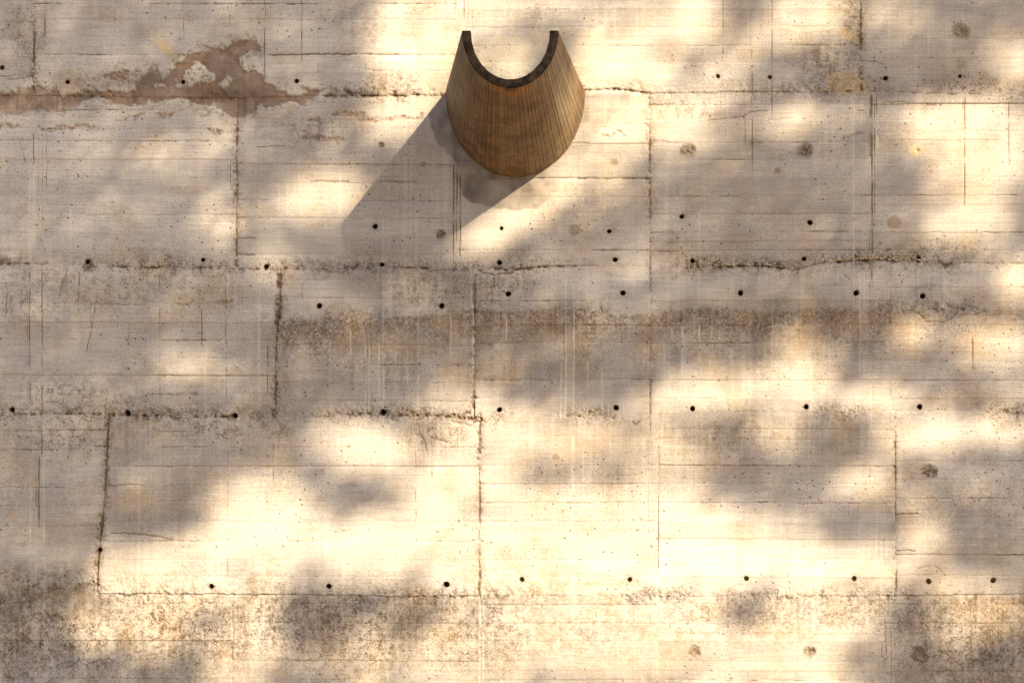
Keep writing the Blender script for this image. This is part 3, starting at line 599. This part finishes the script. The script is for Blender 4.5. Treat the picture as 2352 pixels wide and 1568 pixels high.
            dirt[q] = np.maximum(dirt[q], .6 * np.exp(-rr ** 2)); rough[q] = np.maximum(rough[q], .8 * np.exp(-rr ** 2))
    # grime round the tie holes
    for (u, v, r_) in HOLES:
        cs = np.where(np.abs(X[0] - u) < 30)[0]; rs = np.where(np.abs(Y[:, 0] - v) < 30)[0]
        if len(cs) < 2 or len(rs) < 2: continue
        q = np.s_[rs[0]:rs[-1] + 1, cs[0]:cs[-1] + 1]
        rr = np.hypot(X[q] - u, Y[q] - v)
        ch = np.exp(-((rr - r_) / 3.5) ** 2) * np.clip(crum[q] + .25, 0, 1)
        H[q] -= .003 * ch; dark[q] = np.maximum(dark[q], .55 * ch); dirt[q] = np.maximum(dirt[q], .35 * np.exp(-(rr / 14) ** 2))
    chip = sstep(.28, .5, crum) * rough * (1 - np.clip(smooth_, 0, 1)) * (1 - .9 * sc)
    H -= .0022 * chip; dark = np.maximum(dark, .42 * chip)
    # wedge marks and slanting cracks
    for i, (pts, w, st) in enumerate(CRACKS):
        p = np.array(pts)
        cs = np.where((X[0] > p[:, 0].min() - 12) & (X[0] < p[:, 0].max() + 12))[0]; rs = np.where((Y[:, 0] > p[:, 1].min() - 12) & (Y[:, 0] < p[:, 1].max() + 12))[0]
        if len(cs) < 2 or len(rs) < 2: continue
        q = np.s_[rs[0]:rs[-1] + 1, cs[0]:cs[-1] + 1]
        xx = X[q] + 1.6 * nz2[q] + .8 * nz[q]; yy = Y[q] + 1.6 * vnoise(X[q], Y[q], 12, seed=170) + .8 * nz[q]
        d2 = np.full(xx.shape, 1e9, NP_)
        for (x0, y0), (x1, y1) in zip(p[:-1], p[1:]):
            ex, ey = x1 - x0, y1 - y0
            tt = np.clip(((xx - x0) * ex + (yy - y0) * ey) / (ex * ex + ey * ey + 1e-6), 0, 1)
            d2 = np.minimum(d2, (xx - x0 - tt * ex) ** 2 + (yy - y0 - tt * ey) ** 2)
        m = st * np.exp(-d2 / max(w, 1.2) ** 2)
        dark[q] = np.maximum(dark[q], m); H[q] -= .004 * m
    # runs
    def runs(lst, out, dig):
        for i, (u, v0, v1, w, s) in enumerate(lst):
            cs = np.where(np.abs(X[0] - u) < w * 4 + 8)[0]; rs = np.where((Y[:, 0] > v0 - 8) & (Y[:, 0] < v1 + 8))[0]
            if len(cs) < 2 or len(rs) < 2: continue
            q = np.s_[rs[0]:rs[-1] + 1, cs[0]:cs[-1] + 1]
            yy = Y[q]
            uu = u + 1.6 * fbm(yy, yy * 0 + i * 13, 55, seed=140)
            e = sstep(v0 - 8, v0 + 14, yy) * sstep(v1 + 5, v1 - 5, yy) * np.clip(.78 + .5 * vnoise(yy, yy * 0 + i * 7, 22, seed=141), 0, 1)
            m = min(1, s * 1.5) * e * np.exp(-((X[q] - uu) / max(w, 1.15)) ** 2)
            out[q] = np.maximum(out[q], m)
            H[q] += dig * m
    runs(RUNS, dark, -.0012); runs([(a, b, c, d, min(1, e * 1.1)) for a, b, c, d, e in LIME], white, .0006)
    # crazed hairlines under the second joint on the left and other slanting cracks
    H += (.0004 * nz + .0009 * rough * crum)
    wa = np.stack([np.clip(dirt, 0, 1), np.clip(white, 0, 1), np.clip(patch, 0, 1), np.clip(plaster, 0, 1)], -1)
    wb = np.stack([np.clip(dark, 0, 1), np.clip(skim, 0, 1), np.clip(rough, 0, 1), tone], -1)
    big = sstep(-.45, .45, fbm(X, Y, 380, 300, seed=150, o=4)); mid = sstep(-.15, .6, fbm(X, Y, 75, 60, seed=155, o=4))
    strk = sstep(.05, .6, vnoise(X, Y, 5, 240, seed=160) * .6 + .5 * fbm(X, Y, 22, 150, seed=161)) * sstep(-.3, .5, fbm(X, Y, 200, seed=163))
    pitty = sstep(-.4, .3, fbm(X, Y, 190, 120, seed=165)) * (1 - .9 * np.clip(patch + plaster + skim, 0, 1))
    wc = np.stack([big, mid, strk, pitty], -1)
    return H, wa, wb, wc, label

# ------------------------------------------------------------------ wall
wall = empty('concrete_wall', (0, 0, 0), 'tall weathered board-marked concrete wall with tie holes, brown stains and lime runs', 'wall')
wall['kind'] = 'thing'
THICK = .45
def box(name, x0, x1, y0, y1, z0, z1, mat, parent):
    v = [(x, y, z) for z in (z0, z1) for y in (y0, y1) for x in (x0, x1)]
    f = [(0, 2, 3, 1), (4, 5, 7, 6), (0, 1, 5, 4), (2, 6, 7, 3), (0, 4, 6, 2), (1, 3, 7, 5)]
    return mesh_py(name, v, f, mat, parent, smooth=False)

STEP = 2.25
def build_fine():
    us = np.arange(-126, 2352 + 128, STEP, dtype=NP_); vs = np.arange(-126, 1568 + 128, STEP, dtype=NP_)
    X, Y = np.meshgrid(us, vs)
    H, wa, wb, wc, lab = survey(X, Y)
    nv, nu = X.shape
    PX = X.copy(); PY = Y.copy()
    kill = np.zeros((nv - 1, nu - 1), bool)
    spots = []
    for (u, v, r) in HOLES:
        i = int(round((v - vs[0]) / STEP)); j = int(round((u - us[0]) / STEP))
        if i < 8 or j < 8 or i > nv - 9 or j > nu - 9: continue
        K = 2; rg = np.random.default_rng(int(u * 7 + v))
        ph = rg.uniform(0, 6.28)
        for a in range(-6, 7):
            for b in range(-6, 7):
                c = max(abs(a), abs(b))
                if c < K: continue
                n_ = math.hypot(a, b); th = math.atan2(a, b)
                rr = r * (1 + .05 * math.sin(2 * th + ph) + .04 * math.sin(5 * th + ph)) + (c - K) * STEP * .9
                w = min(1.0, (c - K) / 4.0); w = w * w * (3 - 2 * w)
                PX[i + a, j + b] = X[i, j] + (b / n_ * rr) * (1 - w) + b * STEP * w
                PY[i + a, j + b] = Y[i, j] + (a / n_ * rr) * (1 - w) + a * STEP * w
        kill[i - K:i + K, j - K:j + K] = True
        spots.append((X[i, j], Y[i, j], r, float(H[i - 3:i + 4, j - 3:j + 4].min())))
    co = np.stack([wx(PX), -H, wz(PY)], -1).reshape(-1, 3)
    A = wa.reshape(-1, 4); B = wb.reshape(-1, 4); CC = wc.reshape(-1, 4)
    idx = np.arange(nv * nu).reshape(nv, nu)
    # v runs down: order so that normals face the viewer (-y)
    F = np.stack([idx[:-1, :-1], idx[1:, :-1], idx[1:, 1:], idx[:-1, 1:]], -1).reshape(-1, 4)
    fl = lab[:-1, :-1].reshape(-1).copy()
    ok = ~kill.reshape(-1)
    # tiny slivers join the next board
    ids, cnt = np.unique(fl[ok], return_counts=True)
    good = [i for i, c in zip(ids, cnt) if c > 500]
    for i, c in zip(ids, cnt):
        if c <= 500:
            cand = [g for g in good if g // 20 == i // 20] or good
            fl[fl == i] = min(cand, key=lambda g: abs(g - i))
    F = F[ok]; fl = fl[ok]
    order = np.argsort(fl, kind='stable'); F = F[order]; fl = fl[order]
    ids, start = np.unique(fl, return_index=True); ends = list(start[1:]) + [len(fl)]
    panels = {}
    for i, s, e in zip(ids, start, ends):
        f = F[s:e]
        vid, inv = np.unique(f, return_inverse=True)
        pid = i // 20
        c = co[vid]
        panels.setdefault(pid, []).append((c, inv.reshape(-1, 4), A[vid], B[vid], CC[vid]))
    for pid, strips in panels.items():
        lo = np.min([s[0].min(0) for s in strips], 0); hi = np.max([s[0].max(0) for s in strips], 0)
        # the body of the panel behind its cast face
        pan = box('concrete_panel', lo[0] + .002, hi[0] - .002, .16, THICK, lo[2] + .002, hi[2] - .002, M_CORE, wall)
        for c, f, a, b, c3 in strips:
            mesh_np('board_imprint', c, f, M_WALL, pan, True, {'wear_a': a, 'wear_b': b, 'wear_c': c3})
    return spots, co.reshape(nv, nu, 3), (us[0], us[-1], vs[0], vs[-1])

spots, _, (U0, U1, V0, V1) = build_fine()

# tie holes: sleeves set into the wall
def sleeve():
    n = 20; v = []; f = []
    prof = [(1.04, .0), (1.0, .006), (.97, .03), (.95, .075), (.5, .078)]
    for (r, d) in prof:
        for k in range(n):
            t = 2 * math.pi * k / n; q = r * (1 + .03 * math.sin(3 * t))
            v.append((q * math.cos(t), d, q * math.sin(t)))
    for i in range(len(prof) - 1):
        for k in range(n):
            a = i * n + k; b = i * n + (k + 1) % n
            f.append((a, b, b + n, a + n))
    f.append(tuple((len(prof) - 1) * n + k for k in range(n)))
    return v, f
hv, hf = sleeve()
for (u, v, r, h) in spots:
    R = r * U
    rot = random.uniform(0, 6.28)
    dd = .24 if (v > 1300 and u > 1100) or (v < 200 and 1600 < u < 1800) else 1.0
    vv = [(x * R * 1.05 * math.cos(rot) - z * R * 1.05 * math.sin(rot), d * dd, x * R * 1.05 * math.sin(rot) + z * R * 1.05 * math.cos(rot)) for (x, d, z) in hv]
    o = mesh_py('tie_hole', vv, hf, M_HOLE, wall)
    o.location = (wx(u), -h + .0002, wz(v))

# the rest of the wall, beyond the surveyed face
XL, XR, ZT = -9.0, 9.0, 7.4
def outer(u0, u1, v0, v1):
    us = np.linspace(u0, u1, max(2, int((u1 - u0) / 22))).astype(NP_); vs = np.linspace(v0, v1, max(2, int((v1 - v0) / 5))).astype(NP_)
    X, Y = np.meshgrid(us, vs)
    YY = np.where(Y < -126, -126 - ((-126 - Y) % 330) + 0 * Y, Y); YY = np.where(YY > 1690, 1370 + (YY - 1370) % 320, YY)
    XX = np.abs(((X + 126) % (2 * 2600)) - 2600) * -1 + 2600 - 126
    H, wa, wb, wc, lab = survey(X, Y, False)
    rows = (Y + 200) / 42.0
    fr = (rows - np.floor(rows) - .5) * 42
    g = np.exp(-((21 - np.abs(fr)) / 3.0) ** 2)
    out = (Y < -126) | (Y > 1690)
    H = np.where(out, .0006 * np.sin(np.floor(rows) * 12.9) - .002 * g, H); wb[..., 0] = np.where(out, .35 * g, wb[..., 0])
    co = np.stack([wx(X), -H + .0005, wz(Y)], -1).reshape(-1, 3)
    nv, nu = X.shape; idx = np.arange(nv * nu).reshape(nv, nu)
    F = np.stack([idx[:-1, :-1], idx[1:, :-1], idx[1:, 1:], idx[:-1, 1:]], -1).reshape(-1, 4)
    pan = box('concrete_panel', wx(u0) + .002, wx(u1) - .002, .16, THICK, wz(v1) + .002, wz(v0) - .002, M_CORE, wall)
    mesh_np('cast_face', co, F, M_WALL, pan, True, {'wear_a': wa.reshape(-1, 4), 'wear_b': wb.reshape(-1, 4), 'wear_c': wc.reshape(-1, 4)})
uL, uR = XL / U + 1176, XR / U + 1176
vT, vB = EYE_V - (ZT - EYE_Z) / U, EYE_V + (EYE_Z + .3) / U
outer(uL, U0, V0, V1); outer(U1, uR, V0, V1); outer(uL, uR, vT, V0); outer(uL, uR, V1, vB)
# coping along the top and the two ends closed
box('coping', XL - .03, XR + .03, -.05, THICK + .05, ZT + .001, ZT + .12, M_CORE, wall)
box('end_face', XL - .012, XL - .002, .0, THICK, -.3, ZT, M_CORE, wall)
box('end_face', XR + .002, XR + .012, .0, THICK, -.3, ZT, M_CORE, wall)

# washed-out gravel showing in the honeycombed pour joint
def gravel():
    import bmesh
    bm = bmesh.new(); bmesh.ops.create_icosphere(bm, subdivisions=1, radius=1.0)
    bv = np.array([v.co[:] for v in bm.verts]); bf = np.array([[v.index for v in f.verts] for f in bm.faces]); bm.free()
    V = []; F = []; base = 0
    r = np.random.default_rng(5)
    for k in range(210):
        if k < 130: u = r.uniform(1890, 2135); v = np.interp(u, [p[0] for p in J2], [p[1] for p in J2]) - abs(r.normal(0, 7)) - 1
        elif k < 175: u = r.uniform(1625, 1800); v = np.interp(u, [p[0] for p in J2], [p[1] for p in J2]) - abs(r.normal(0, 4)) - 1
        else: u = r.uniform(60, 560); v = np.interp(u, [p[0] for p in J2], [p[1] for p in J2]) - abs(r.normal(0, 4)) - 1
        s = r.uniform(1.4, 3.6) * U
        p = bv * (1 + .18 * r.normal(size=(len(bv), 1))) * np.array([s * r.uniform(1, 1.7), s * .8, s * r.uniform(.6, 1)])
        a = r.uniform(-.6, .6); ca, sa = math.cos(a), math.sin(a)
        p = np.stack([p[:, 0] * ca - p[:, 2] * sa, p[:, 1], p[:, 0] * sa + p[:, 2] * ca], -1)
        V.append(p + np.array([wx(u), .004, wz(v)])); F.append(bf + base); base += len(bv)
    o = mesh_np('exposed_gravel', np.concatenate(V), np.concatenate(F), M_STONE, wall)
    o['kind'] = 'stuff'
gravel()

# ------------------------------------------------------------------ spout
SU, SV, SL = 1184.0, 211.6, 431.0
spout = empty('drain_spout', (wx(SU), 0, wz(SV)), 'brown board-marked concrete half-pipe drain spout projecting from the wall, open side up', 'drain spout')
def section(t, inset=0.0):
    """outer half axes of the U at t (0 wall, 1 lip), in metres"""
    return ((161 + (98 - 161) * t) * U - inset, (197 + (116 - 197) * t) * U - inset)
def depth_y(t): return -SL * U * t
PHI0 = 0.0
def shell():
    V = []; F = []
    n = 64; ts = np.linspace(-.06, .996, 14)
    for t in ts:
        th = .035 + .022 * (1 - max(t, 0))
        ao, bo_ = section(max(t, 0), .003); ai, bi = section(max(t, 0), th)
        y = depth_y(t)
        ring = [(ao * math.cos(math.pi * k / n), y, -bo_ * math.sin(math.pi * k / n)) for k in range(n + 1)]
        ring += [(ai * math.cos(math.pi * (n - k) / n), y, -bi * math.sin(math.pi * (n - k) / n)) for k in range(n + 1)]
        V += ring
    m = 2 * (n + 1)
    for i in range(len(ts) - 1):
        for k in range(m):
            a = i * m + k; b = i * m + (k + 1) % m
            F.append((a, b, b + m, a + m))
    return V, F
sv, sf = shell()
nS = len(sv)
o = mesh_py('shell', sv, sf, M_SPOUT, spout, smooth=False, attrs={'wear_a': np.tile([0, .25, .4, 0], (nS, 1))})
# lip: the dark weathered end ring
def lip():
    V = []; F = []; n = 72
    prof = [(0.0, -.012, 0), (.0, -.003, 0), (.003, .0, 0), (.032, .0, 0), (.0355, -.004, 0), (.0355, -.03, 0)]
    a0, b0 = section(1.0)
    for k in range(n + 1):
        ph = math.pi * k / n
        jit = .0006 * math.sin(k * 1.1) + .0005 * math.sin(k * 2.3 + 1)
        for (ins, dy, _) in prof:
            # offset along the normal of the ellipse
            nx_, nz_ = math.cos(ph) / a0, math.sin(ph) / b0; l = math.hypot(nx_, nz_); nx_ /= l; nz_ /= l
            x = a0 * math.cos(ph) - nx_ * (ins + (jit if ins > .01 else .0)); z = -(b0 * math.sin(ph) - nz_ * (ins + (jit if ins > .01 else .0)))
            V.append((x, depth_y(1.0) - dy - .0005 + (.002 * math.sin(k * .9) if 0 < ins < .03 else 0) * .4, z))
    m = len(prof)
    for k in range(n):
        for q in range(m - 1):
            a = k * m + q
            F.append((a, a + 1, a + 1 + m, a + m))
    F.append(tuple(range(m))); F.append(tuple(n * m + q for q in range(m - 1, -1, -1)))
    return V, F
lv, lf = lip()
mesh_py('lip', lv, lf, M_RIM, spout)
# board imprints that taper from the wall to the lip
NB = 42
rb = np.random.default_rng(9)
edges = np.linspace(0, 1, NB + 1); edges[1:-1] += rb.normal(0, .0035, NB - 1)
for k in range(NB):
    p0, p1 = edges[k], edges[k + 1]
    gap = rb.choice([.0002, .0004, .0008, .0014], p=[.6, .22, .12, .06]); off = rb.normal(0, .0004)
    tn = float(np.clip(rb.normal(.5, .11), .1, .9))
    V = []; Aw = []; Bw = []; F = []; ts = np.linspace(-.03, .9965, 22); ns = 5
    for t in ts:
        a, b = section(max(t, 0))
        for q in range(ns):
            s = q / (ns - 1)
            pp = (p0 + (p1 - p0) * s); sg = gap * (1 if q == 0 else (-1 if q == ns - 1 else 0))
            ph = math.pi * pp + sg / max(a, .1)
            d = off * .8 + (-.0010 - gap * 1.8 if q in (0, ns - 1) else 0.0)
            if q in (1, ns - 2): ph = math.pi * (p0 if q == 1 else p1) + (gap * 1.6 + .0006) * (1 if q == 1 else -1) / max(a, .1)
            x = (a + d) * math.cos(ph); z = -(b + d) * math.sin(ph)
            V.append((x, depth_y(t), z))
            mid = math.sin(ph)
            cx = (pp - .5)
            rust = np.clip(1.35 - (abs(cx + .01) / .11) ** 2 - ((1 - t) / .075) ** 2, 0, 1)
            grime_shade = np.clip(1.2 - (abs(cx) / .055) ** 2 - ((1 - t) / .022) ** 2, 0, 1)
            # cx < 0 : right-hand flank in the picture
            grime_shade = max(grime_shade, .62 * np.clip(cx * 2.4 - .25, 0, 1), .05)  # left flank darkened: shade painted into the colour for rounder modelling
            pale = .9 * np.exp(-((cx + .30) / .035) ** 2 - ((t - .52) / .14) ** 2) + .35 * np.exp(-((cx + .33) / .10) ** 2) + .6 * np.exp(-((cx + .39) / .02) ** 2 - ((t - .62) / .28) ** 2) + .25 * np.exp(-((cx - .32) / .05) ** 2 - ((t - .45) / .15) ** 2)  # right flank's grazing sun painted as pale strips; one pale patch left
            Aw.append((rust, min(grime_shade, 1), tn, min(pale, 1))); Bw.append((pp, t, k / NB, 1))
    for i in range(len(ts) - 1):
        for q in range(ns - 1):
            a_ = i * ns + q
            F.append((a_, a_ + ns, a_ + ns + 1, a_ + 1))
    mesh_py('board_imprint', V, F, M_SPOUT, spout, smooth=False, attrs={'wear_a': Aw, 'wear_b': Bw})

# ------------------------------------------------------------------ the plane tree that shades the wall
# sun patches on the wall: how open the crown is towards the sun, on the wall's own grid
LIT = [(945, 110, 110, 165, 0, .95), (900, 275, 85, 50, -20, .8), (1110, 25, 130, 55, 0, .85), (1300, 15, 130, 45, 0, .6), (1440, 140, 130, 120, 0, .95), (1530, 280, 140, 72, 0, .97), (1370, 260, 80, 90, 0, .75), (1400, 390, 70, 55, -35, .5),
       (1580, 40, 90, 60, 0, .8), (1680, 110, 80, 70, 0, .55), (1850, 42, 120, 68, -10, 1), (1790, 275, 70, 55, 0, .5), (2040, 40, 75, 45, 0, .6), (1640, 200, 90, 40, 0, .6), (1900, 265, 90, 38, 0, .45),
       (2130, 290, 80, 70, 0, .8), (2250, 340, 130, 140, 0, .95), (2220, 515, 100, 70, 0, 1), (2335, 140, 48, 50, 0, .85), (2338, 640, 48, 60, 0, .95),
       (1190, 480, 140, 50, -32, 1), (1310, 410, 62, 60, -40, .85), (1120, 545, 90, 28, -20, .6), (740, 447, 118, 60, 0, .8), (1150, 140, 90, 60, 0, .6), (1215, 350, 85, 95, 0, .8),
       (410, 368, 115, 45, 0, .4), (520, 300, 60, 40, 0, .45), (510, 500, 58, 70, 0, .62), (600, 580, 60, 45, 0, .35), (405, 847, 52, 48, 0, .8), (485, 850, 42, 32, 0, .45),
       (640, 605, 45, 45, 0, .45), (930, 655, 42, 26, 0, .5), (1375, 735, 65, 45, 0, .5), (1470, 590, 70, 55, 0, .4),
       (1620, 902, 160, 52, -8, .97), (1840, 860, 75, 78, 0, .97), (1815, 755, 55, 30, 0, .45), (2105, 765, 62, 52, 0, .68), (2290, 790, 95, 55, 0, .97),
       (2010, 917, 100, 34, 0, .95), (2310, 900, 60, 35, 0, .5), (2160, 932, 42, 26, 0, .7), (1800, 985, 90, 60, 0, .75), (2110, 1000, 140, 45, 0, .92), (2300, 978, 80, 45, 0, .8),
       (825, 1030, 118, 72, 10, 1), (1030, 930, 90, 45, 0, .65), (1120, 1010, 120, 90, 0, .95), (1290, 1000, 130, 60, 0, .88),
       (600, 1170, 120, 95, 0, .9), (560, 1270, 150, 85, 0, .97), (340, 1310, 140, 72, 0, 1), (230, 1430, 78, 72, 0, .88), (350, 1440, 90, 55, 0, .7),
       (1040, 1200, 130, 170, 0, 1), (850, 1260, 200, 90, 0, 1), (1300, 1220, 260, 150, 0, .97), (1650, 1260, 250, 110, 0, 1), (1500, 1060, 130, 120, 0, .85),
       (1950, 1310, 170, 75, 0, 1), (1970, 1105, 90, 45, 0, .88), (2125, 1230, 50, 46, 0, .92), (2120, 1150, 60, 40, 0, .5), (2250, 1130, 70, 40, 0, .38),
       (1600, 1450, 450, 150, 0, 1), (1150, 1450, 200, 140, 0, .92), (1900, 1500, 150, 110, 0, .97), (900, 1510, 200, 110, 0, .7), (560, 1500, 90, 90, 0, .75), (450, 1388, 190, 48, 0, .95), (365, 1455, 110, 55, 0, .85), (560, 1490, 100, 110, 0, .9),
       (2210, 1350, 95, 45, 0, .82), (2210, 1430, 95, 48, 0, .92), (2310, 1410, 60, 60, 0, .72)]
SHADE = [(1255, 50, 66, 32, 0, .42), (1700, 45, 55, 35, 0, .65), (850, 1145, 112, 36, 22, .42), (975, 990, 38, 30, 0, .5), (1250, 1080, 68, 28, 0, .7), (1410, 1075, 42, 52, 0, .55), (1560, 1095, 42, 42, 0, .5), (1745, 1130, 52, 58, 0, .85),
         (470, 1430, 85, 24, -20, .75), (280, 1503, 42, 28, 0, .75), (700, 1425, 55, 80, 10, .62), (615, 1555, 50, 40, 0, .5), (965, 1415, 100, 22, -35, .65), (735, 1310, 48, 24, 0, .55),
         (1770, 1345, 34, 28, 0, .55), (1700, 1400, 98, 28, 0, .6), (2085, 1418, 64, 58, 0, .9), (2000, 1530, 62, 72, 0, .8), (2100, 1545, 90, 50, 0, .7), (1850, 1072, 82, 48, 0, .9), (1925, 1000, 82, 50, 0, .85), (1935, 1215, 130, 42, 0, .85), (2235, 912, 58, 32, 0, .75), (2240, 1545, 140, 60, 0, .8), (2335, 1500, 60, 60, 0, .6)]
def openness(u, v):
    V = np.full(u.shape, .02)
    def blob(b):
        cu, cv, ru, rv, an, a = b
        c, s = math.cos(math.radians(an)), math.sin(math.radians(an))
        du = u - cu; dv = v - cv
        p = (du * c + dv * s) / ru; q = (-du * s + dv * c) / rv
        return a * np.exp(-np.maximum(p * p + q * q, 0) ** 1.7)
    for b in LIT: V = 1 - (1 - V) * (1 - blob(b))
    for b in SHADE: V = V * (1 - blob(b))
    # the crown carries on beyond with gaps of the same kind
    edge = np.maximum(np.maximum(-u, u - FRAME_W), np.maximum(-v, v - FRAME_H))
    n_ = .5 + .9 * fbm(u, v, 230, seed=200) - .7 * sstep(200, -250, u)
    w = sstep(0, 160, edge)
    V = V * (1 - w) + w * np.clip(n_, .03, .97)
    return V

tree_mid = Vector((wx(1000), 0, wz(800))) + SUN * 14.0
TB = Vector((tree_mid.x - .6, tree_mid.y - .8, 0))
tree = empty('plane_tree', TB, 'tall plane tree standing in front of the wall and dappling it with shade', 'tree')
def build_leaves():
    r = np.random.default_rng(77)
    cell = 20.0
    gu, gv = np.meshgrid(np.arange(-1500, 3900, cell), np.arange(-1700, 2900, cell))
    gu = gu.ravel(); gv = gv.ravel()
    V = openness(gu + cell / 2, gv + cell / 2)
    flo = .125 - .095 * np.exp(-((gu - 880) / 170) ** 2 - ((gv - 600) / 80) ** 2)
    V = flo + (1 - flo) * (.45 * V * sstep(.0, .2, V) + .55 * sstep(.15, .8, V))
    tau = np.clip(-np.log(np.clip(V, .005, .999)), 0, 4.8)
    # leaf about 6 cm, mean shadow on the wall ~ 0.0015 m2
    lam = tau * (cell * U) ** 2 / .00145
    cnt = np.floor(lam + r.uniform(size=len(lam))).astype(int)
    u = np.repeat(gu, cnt); v = np.repeat(gv, cnt); n = len(u)
    u = u + cell * r.uniform(size=n); v = v + cell * r.uniform(size=n); t = 14.0 + r.normal(0, .9, n)
    s = np.array(SUN)
    P = np.stack([wx(u), 0 * u, wz(v)], -1) + t[:, None] * s
    C0 = np.array(tree_mid)
    q = ((P - C0) / np.array([5.6, 5.6, 5.0])); keep = (q ** 2).sum(1) < 1 + .25 * r.normal(size=n)
    P = P[keep]; m = len(P)
    shape = np.array([(0, 0, 0), (.28, .42, .03), (.62, .36, .0), (1, 0, -.06), (.62, -.36, .0), (.28, -.42, .03)], float) - np.array([.5, 0, 0])
    size = r.uniform(.05, .071, m)
    # random frames, leaves tending to lie flat and face the light
    nrm = r.normal(size=(m, 3)) * .75 + np.array([0, 0, .5]) + s * .4
    nrm /= np.linalg.norm(nrm, axis=1)[:, None]
    tx = np.cross(nrm, r.normal(size=(m, 3))); tx /= np.linalg.norm(tx, axis=1)[:, None]
    ty = np.cross(nrm, tx)
    co = P[:, None, :] + size[:, None, None] * (shape[None, :, 0, None] * tx[:, None] + shape[None, :, 1, None] * ty[:, None] + shape[None, :, 2, None] * nrm[:, None])
    base = (np.arange(m) * 6)[:, None, None]
    f = base + np.array([[0, 1, 2, 3], [0, 3, 4, 5]])[None]
    co = co.reshape(-1, 3) - np.array(TB)
    o = mesh_np('crown', co, f.reshape(-1, 4), M_LEAF, tree, smooth=False)
    print('leaves', m)
    return P
LP = build_leaves()

def tube(path, radii, n=9):
    V = []; F = []
    for i, p in enumerate(path):
        d = (path[min(i + 1, len(path) - 1)] - path[max(i - 1, 0)]).normalized()
        a = d.cross(Vector((.3, .9, .2))).normalized(); b = d.cross(a)
        for k in range(n):
            th = 2 * math.pi * k / n
            V.append(tuple(p + (a * math.cos(th) + b * math.sin(th)) * radii[i] * (1 + .06 * math.sin(3 * th + i))))
    for i in range(len(path) - 1):
        for k in range(n):
            a_ = i * n + k; b_ = i * n + (k + 1) % n
            F.append((a_, b_, b_ + n, a_ + n))
    F.append(tuple(range(n - 1, -1, -1))); F.append(tuple((len(path) - 1) * n + k for k in range(n)))
    return V, F
def wall_to_crown(u, v, t): return Vector((wx(u), 0, wz(v))) + SUN * t - TB
fork = wall_to_crown(-750, 1900, 13.7)
tp = [Vector((0, 0, -.3)), Vector((.05, 0, 1.2)), fork * .35 + Vector((.15, .1, 0)), fork * .7, fork]
v_, f_ = tube(tp, [.42, .32, .27, .23, .19], 14)
mesh_py('trunk', v_, f_, M_BARK, tree)
for (u, v, t, r0) in [(150, 700, 14.4, .06), (-300, 650, 13.2, .05), (-900, 900, 13.8, .06), (500, -500, 14.8, .04), (560, 720, 13.5, .025), (1900, 2400, 15, .06), (-250, -600, 14, .04), (-1200, 100, 13.2, .04), (3000, 2600, 13.6, .045)]:
    e = wall_to_crown(u, v, t)
    pth = [fork - Vector((0, 0, .1)), fork.lerp(e, .35) + Vector((random.uniform(-.15, .15), random.uniform(-.15, .15), .1)), fork.lerp(e, .7) + Vector((random.uniform(-.15, .15), random.uniform(-.15, .15), .1)), e]
    v_, f_ = tube(pth, [r0, r0 * .75, r0 * .5, r0 * .22], 8)
    mesh_py('branch', v_, f_, M_BARK, tree)
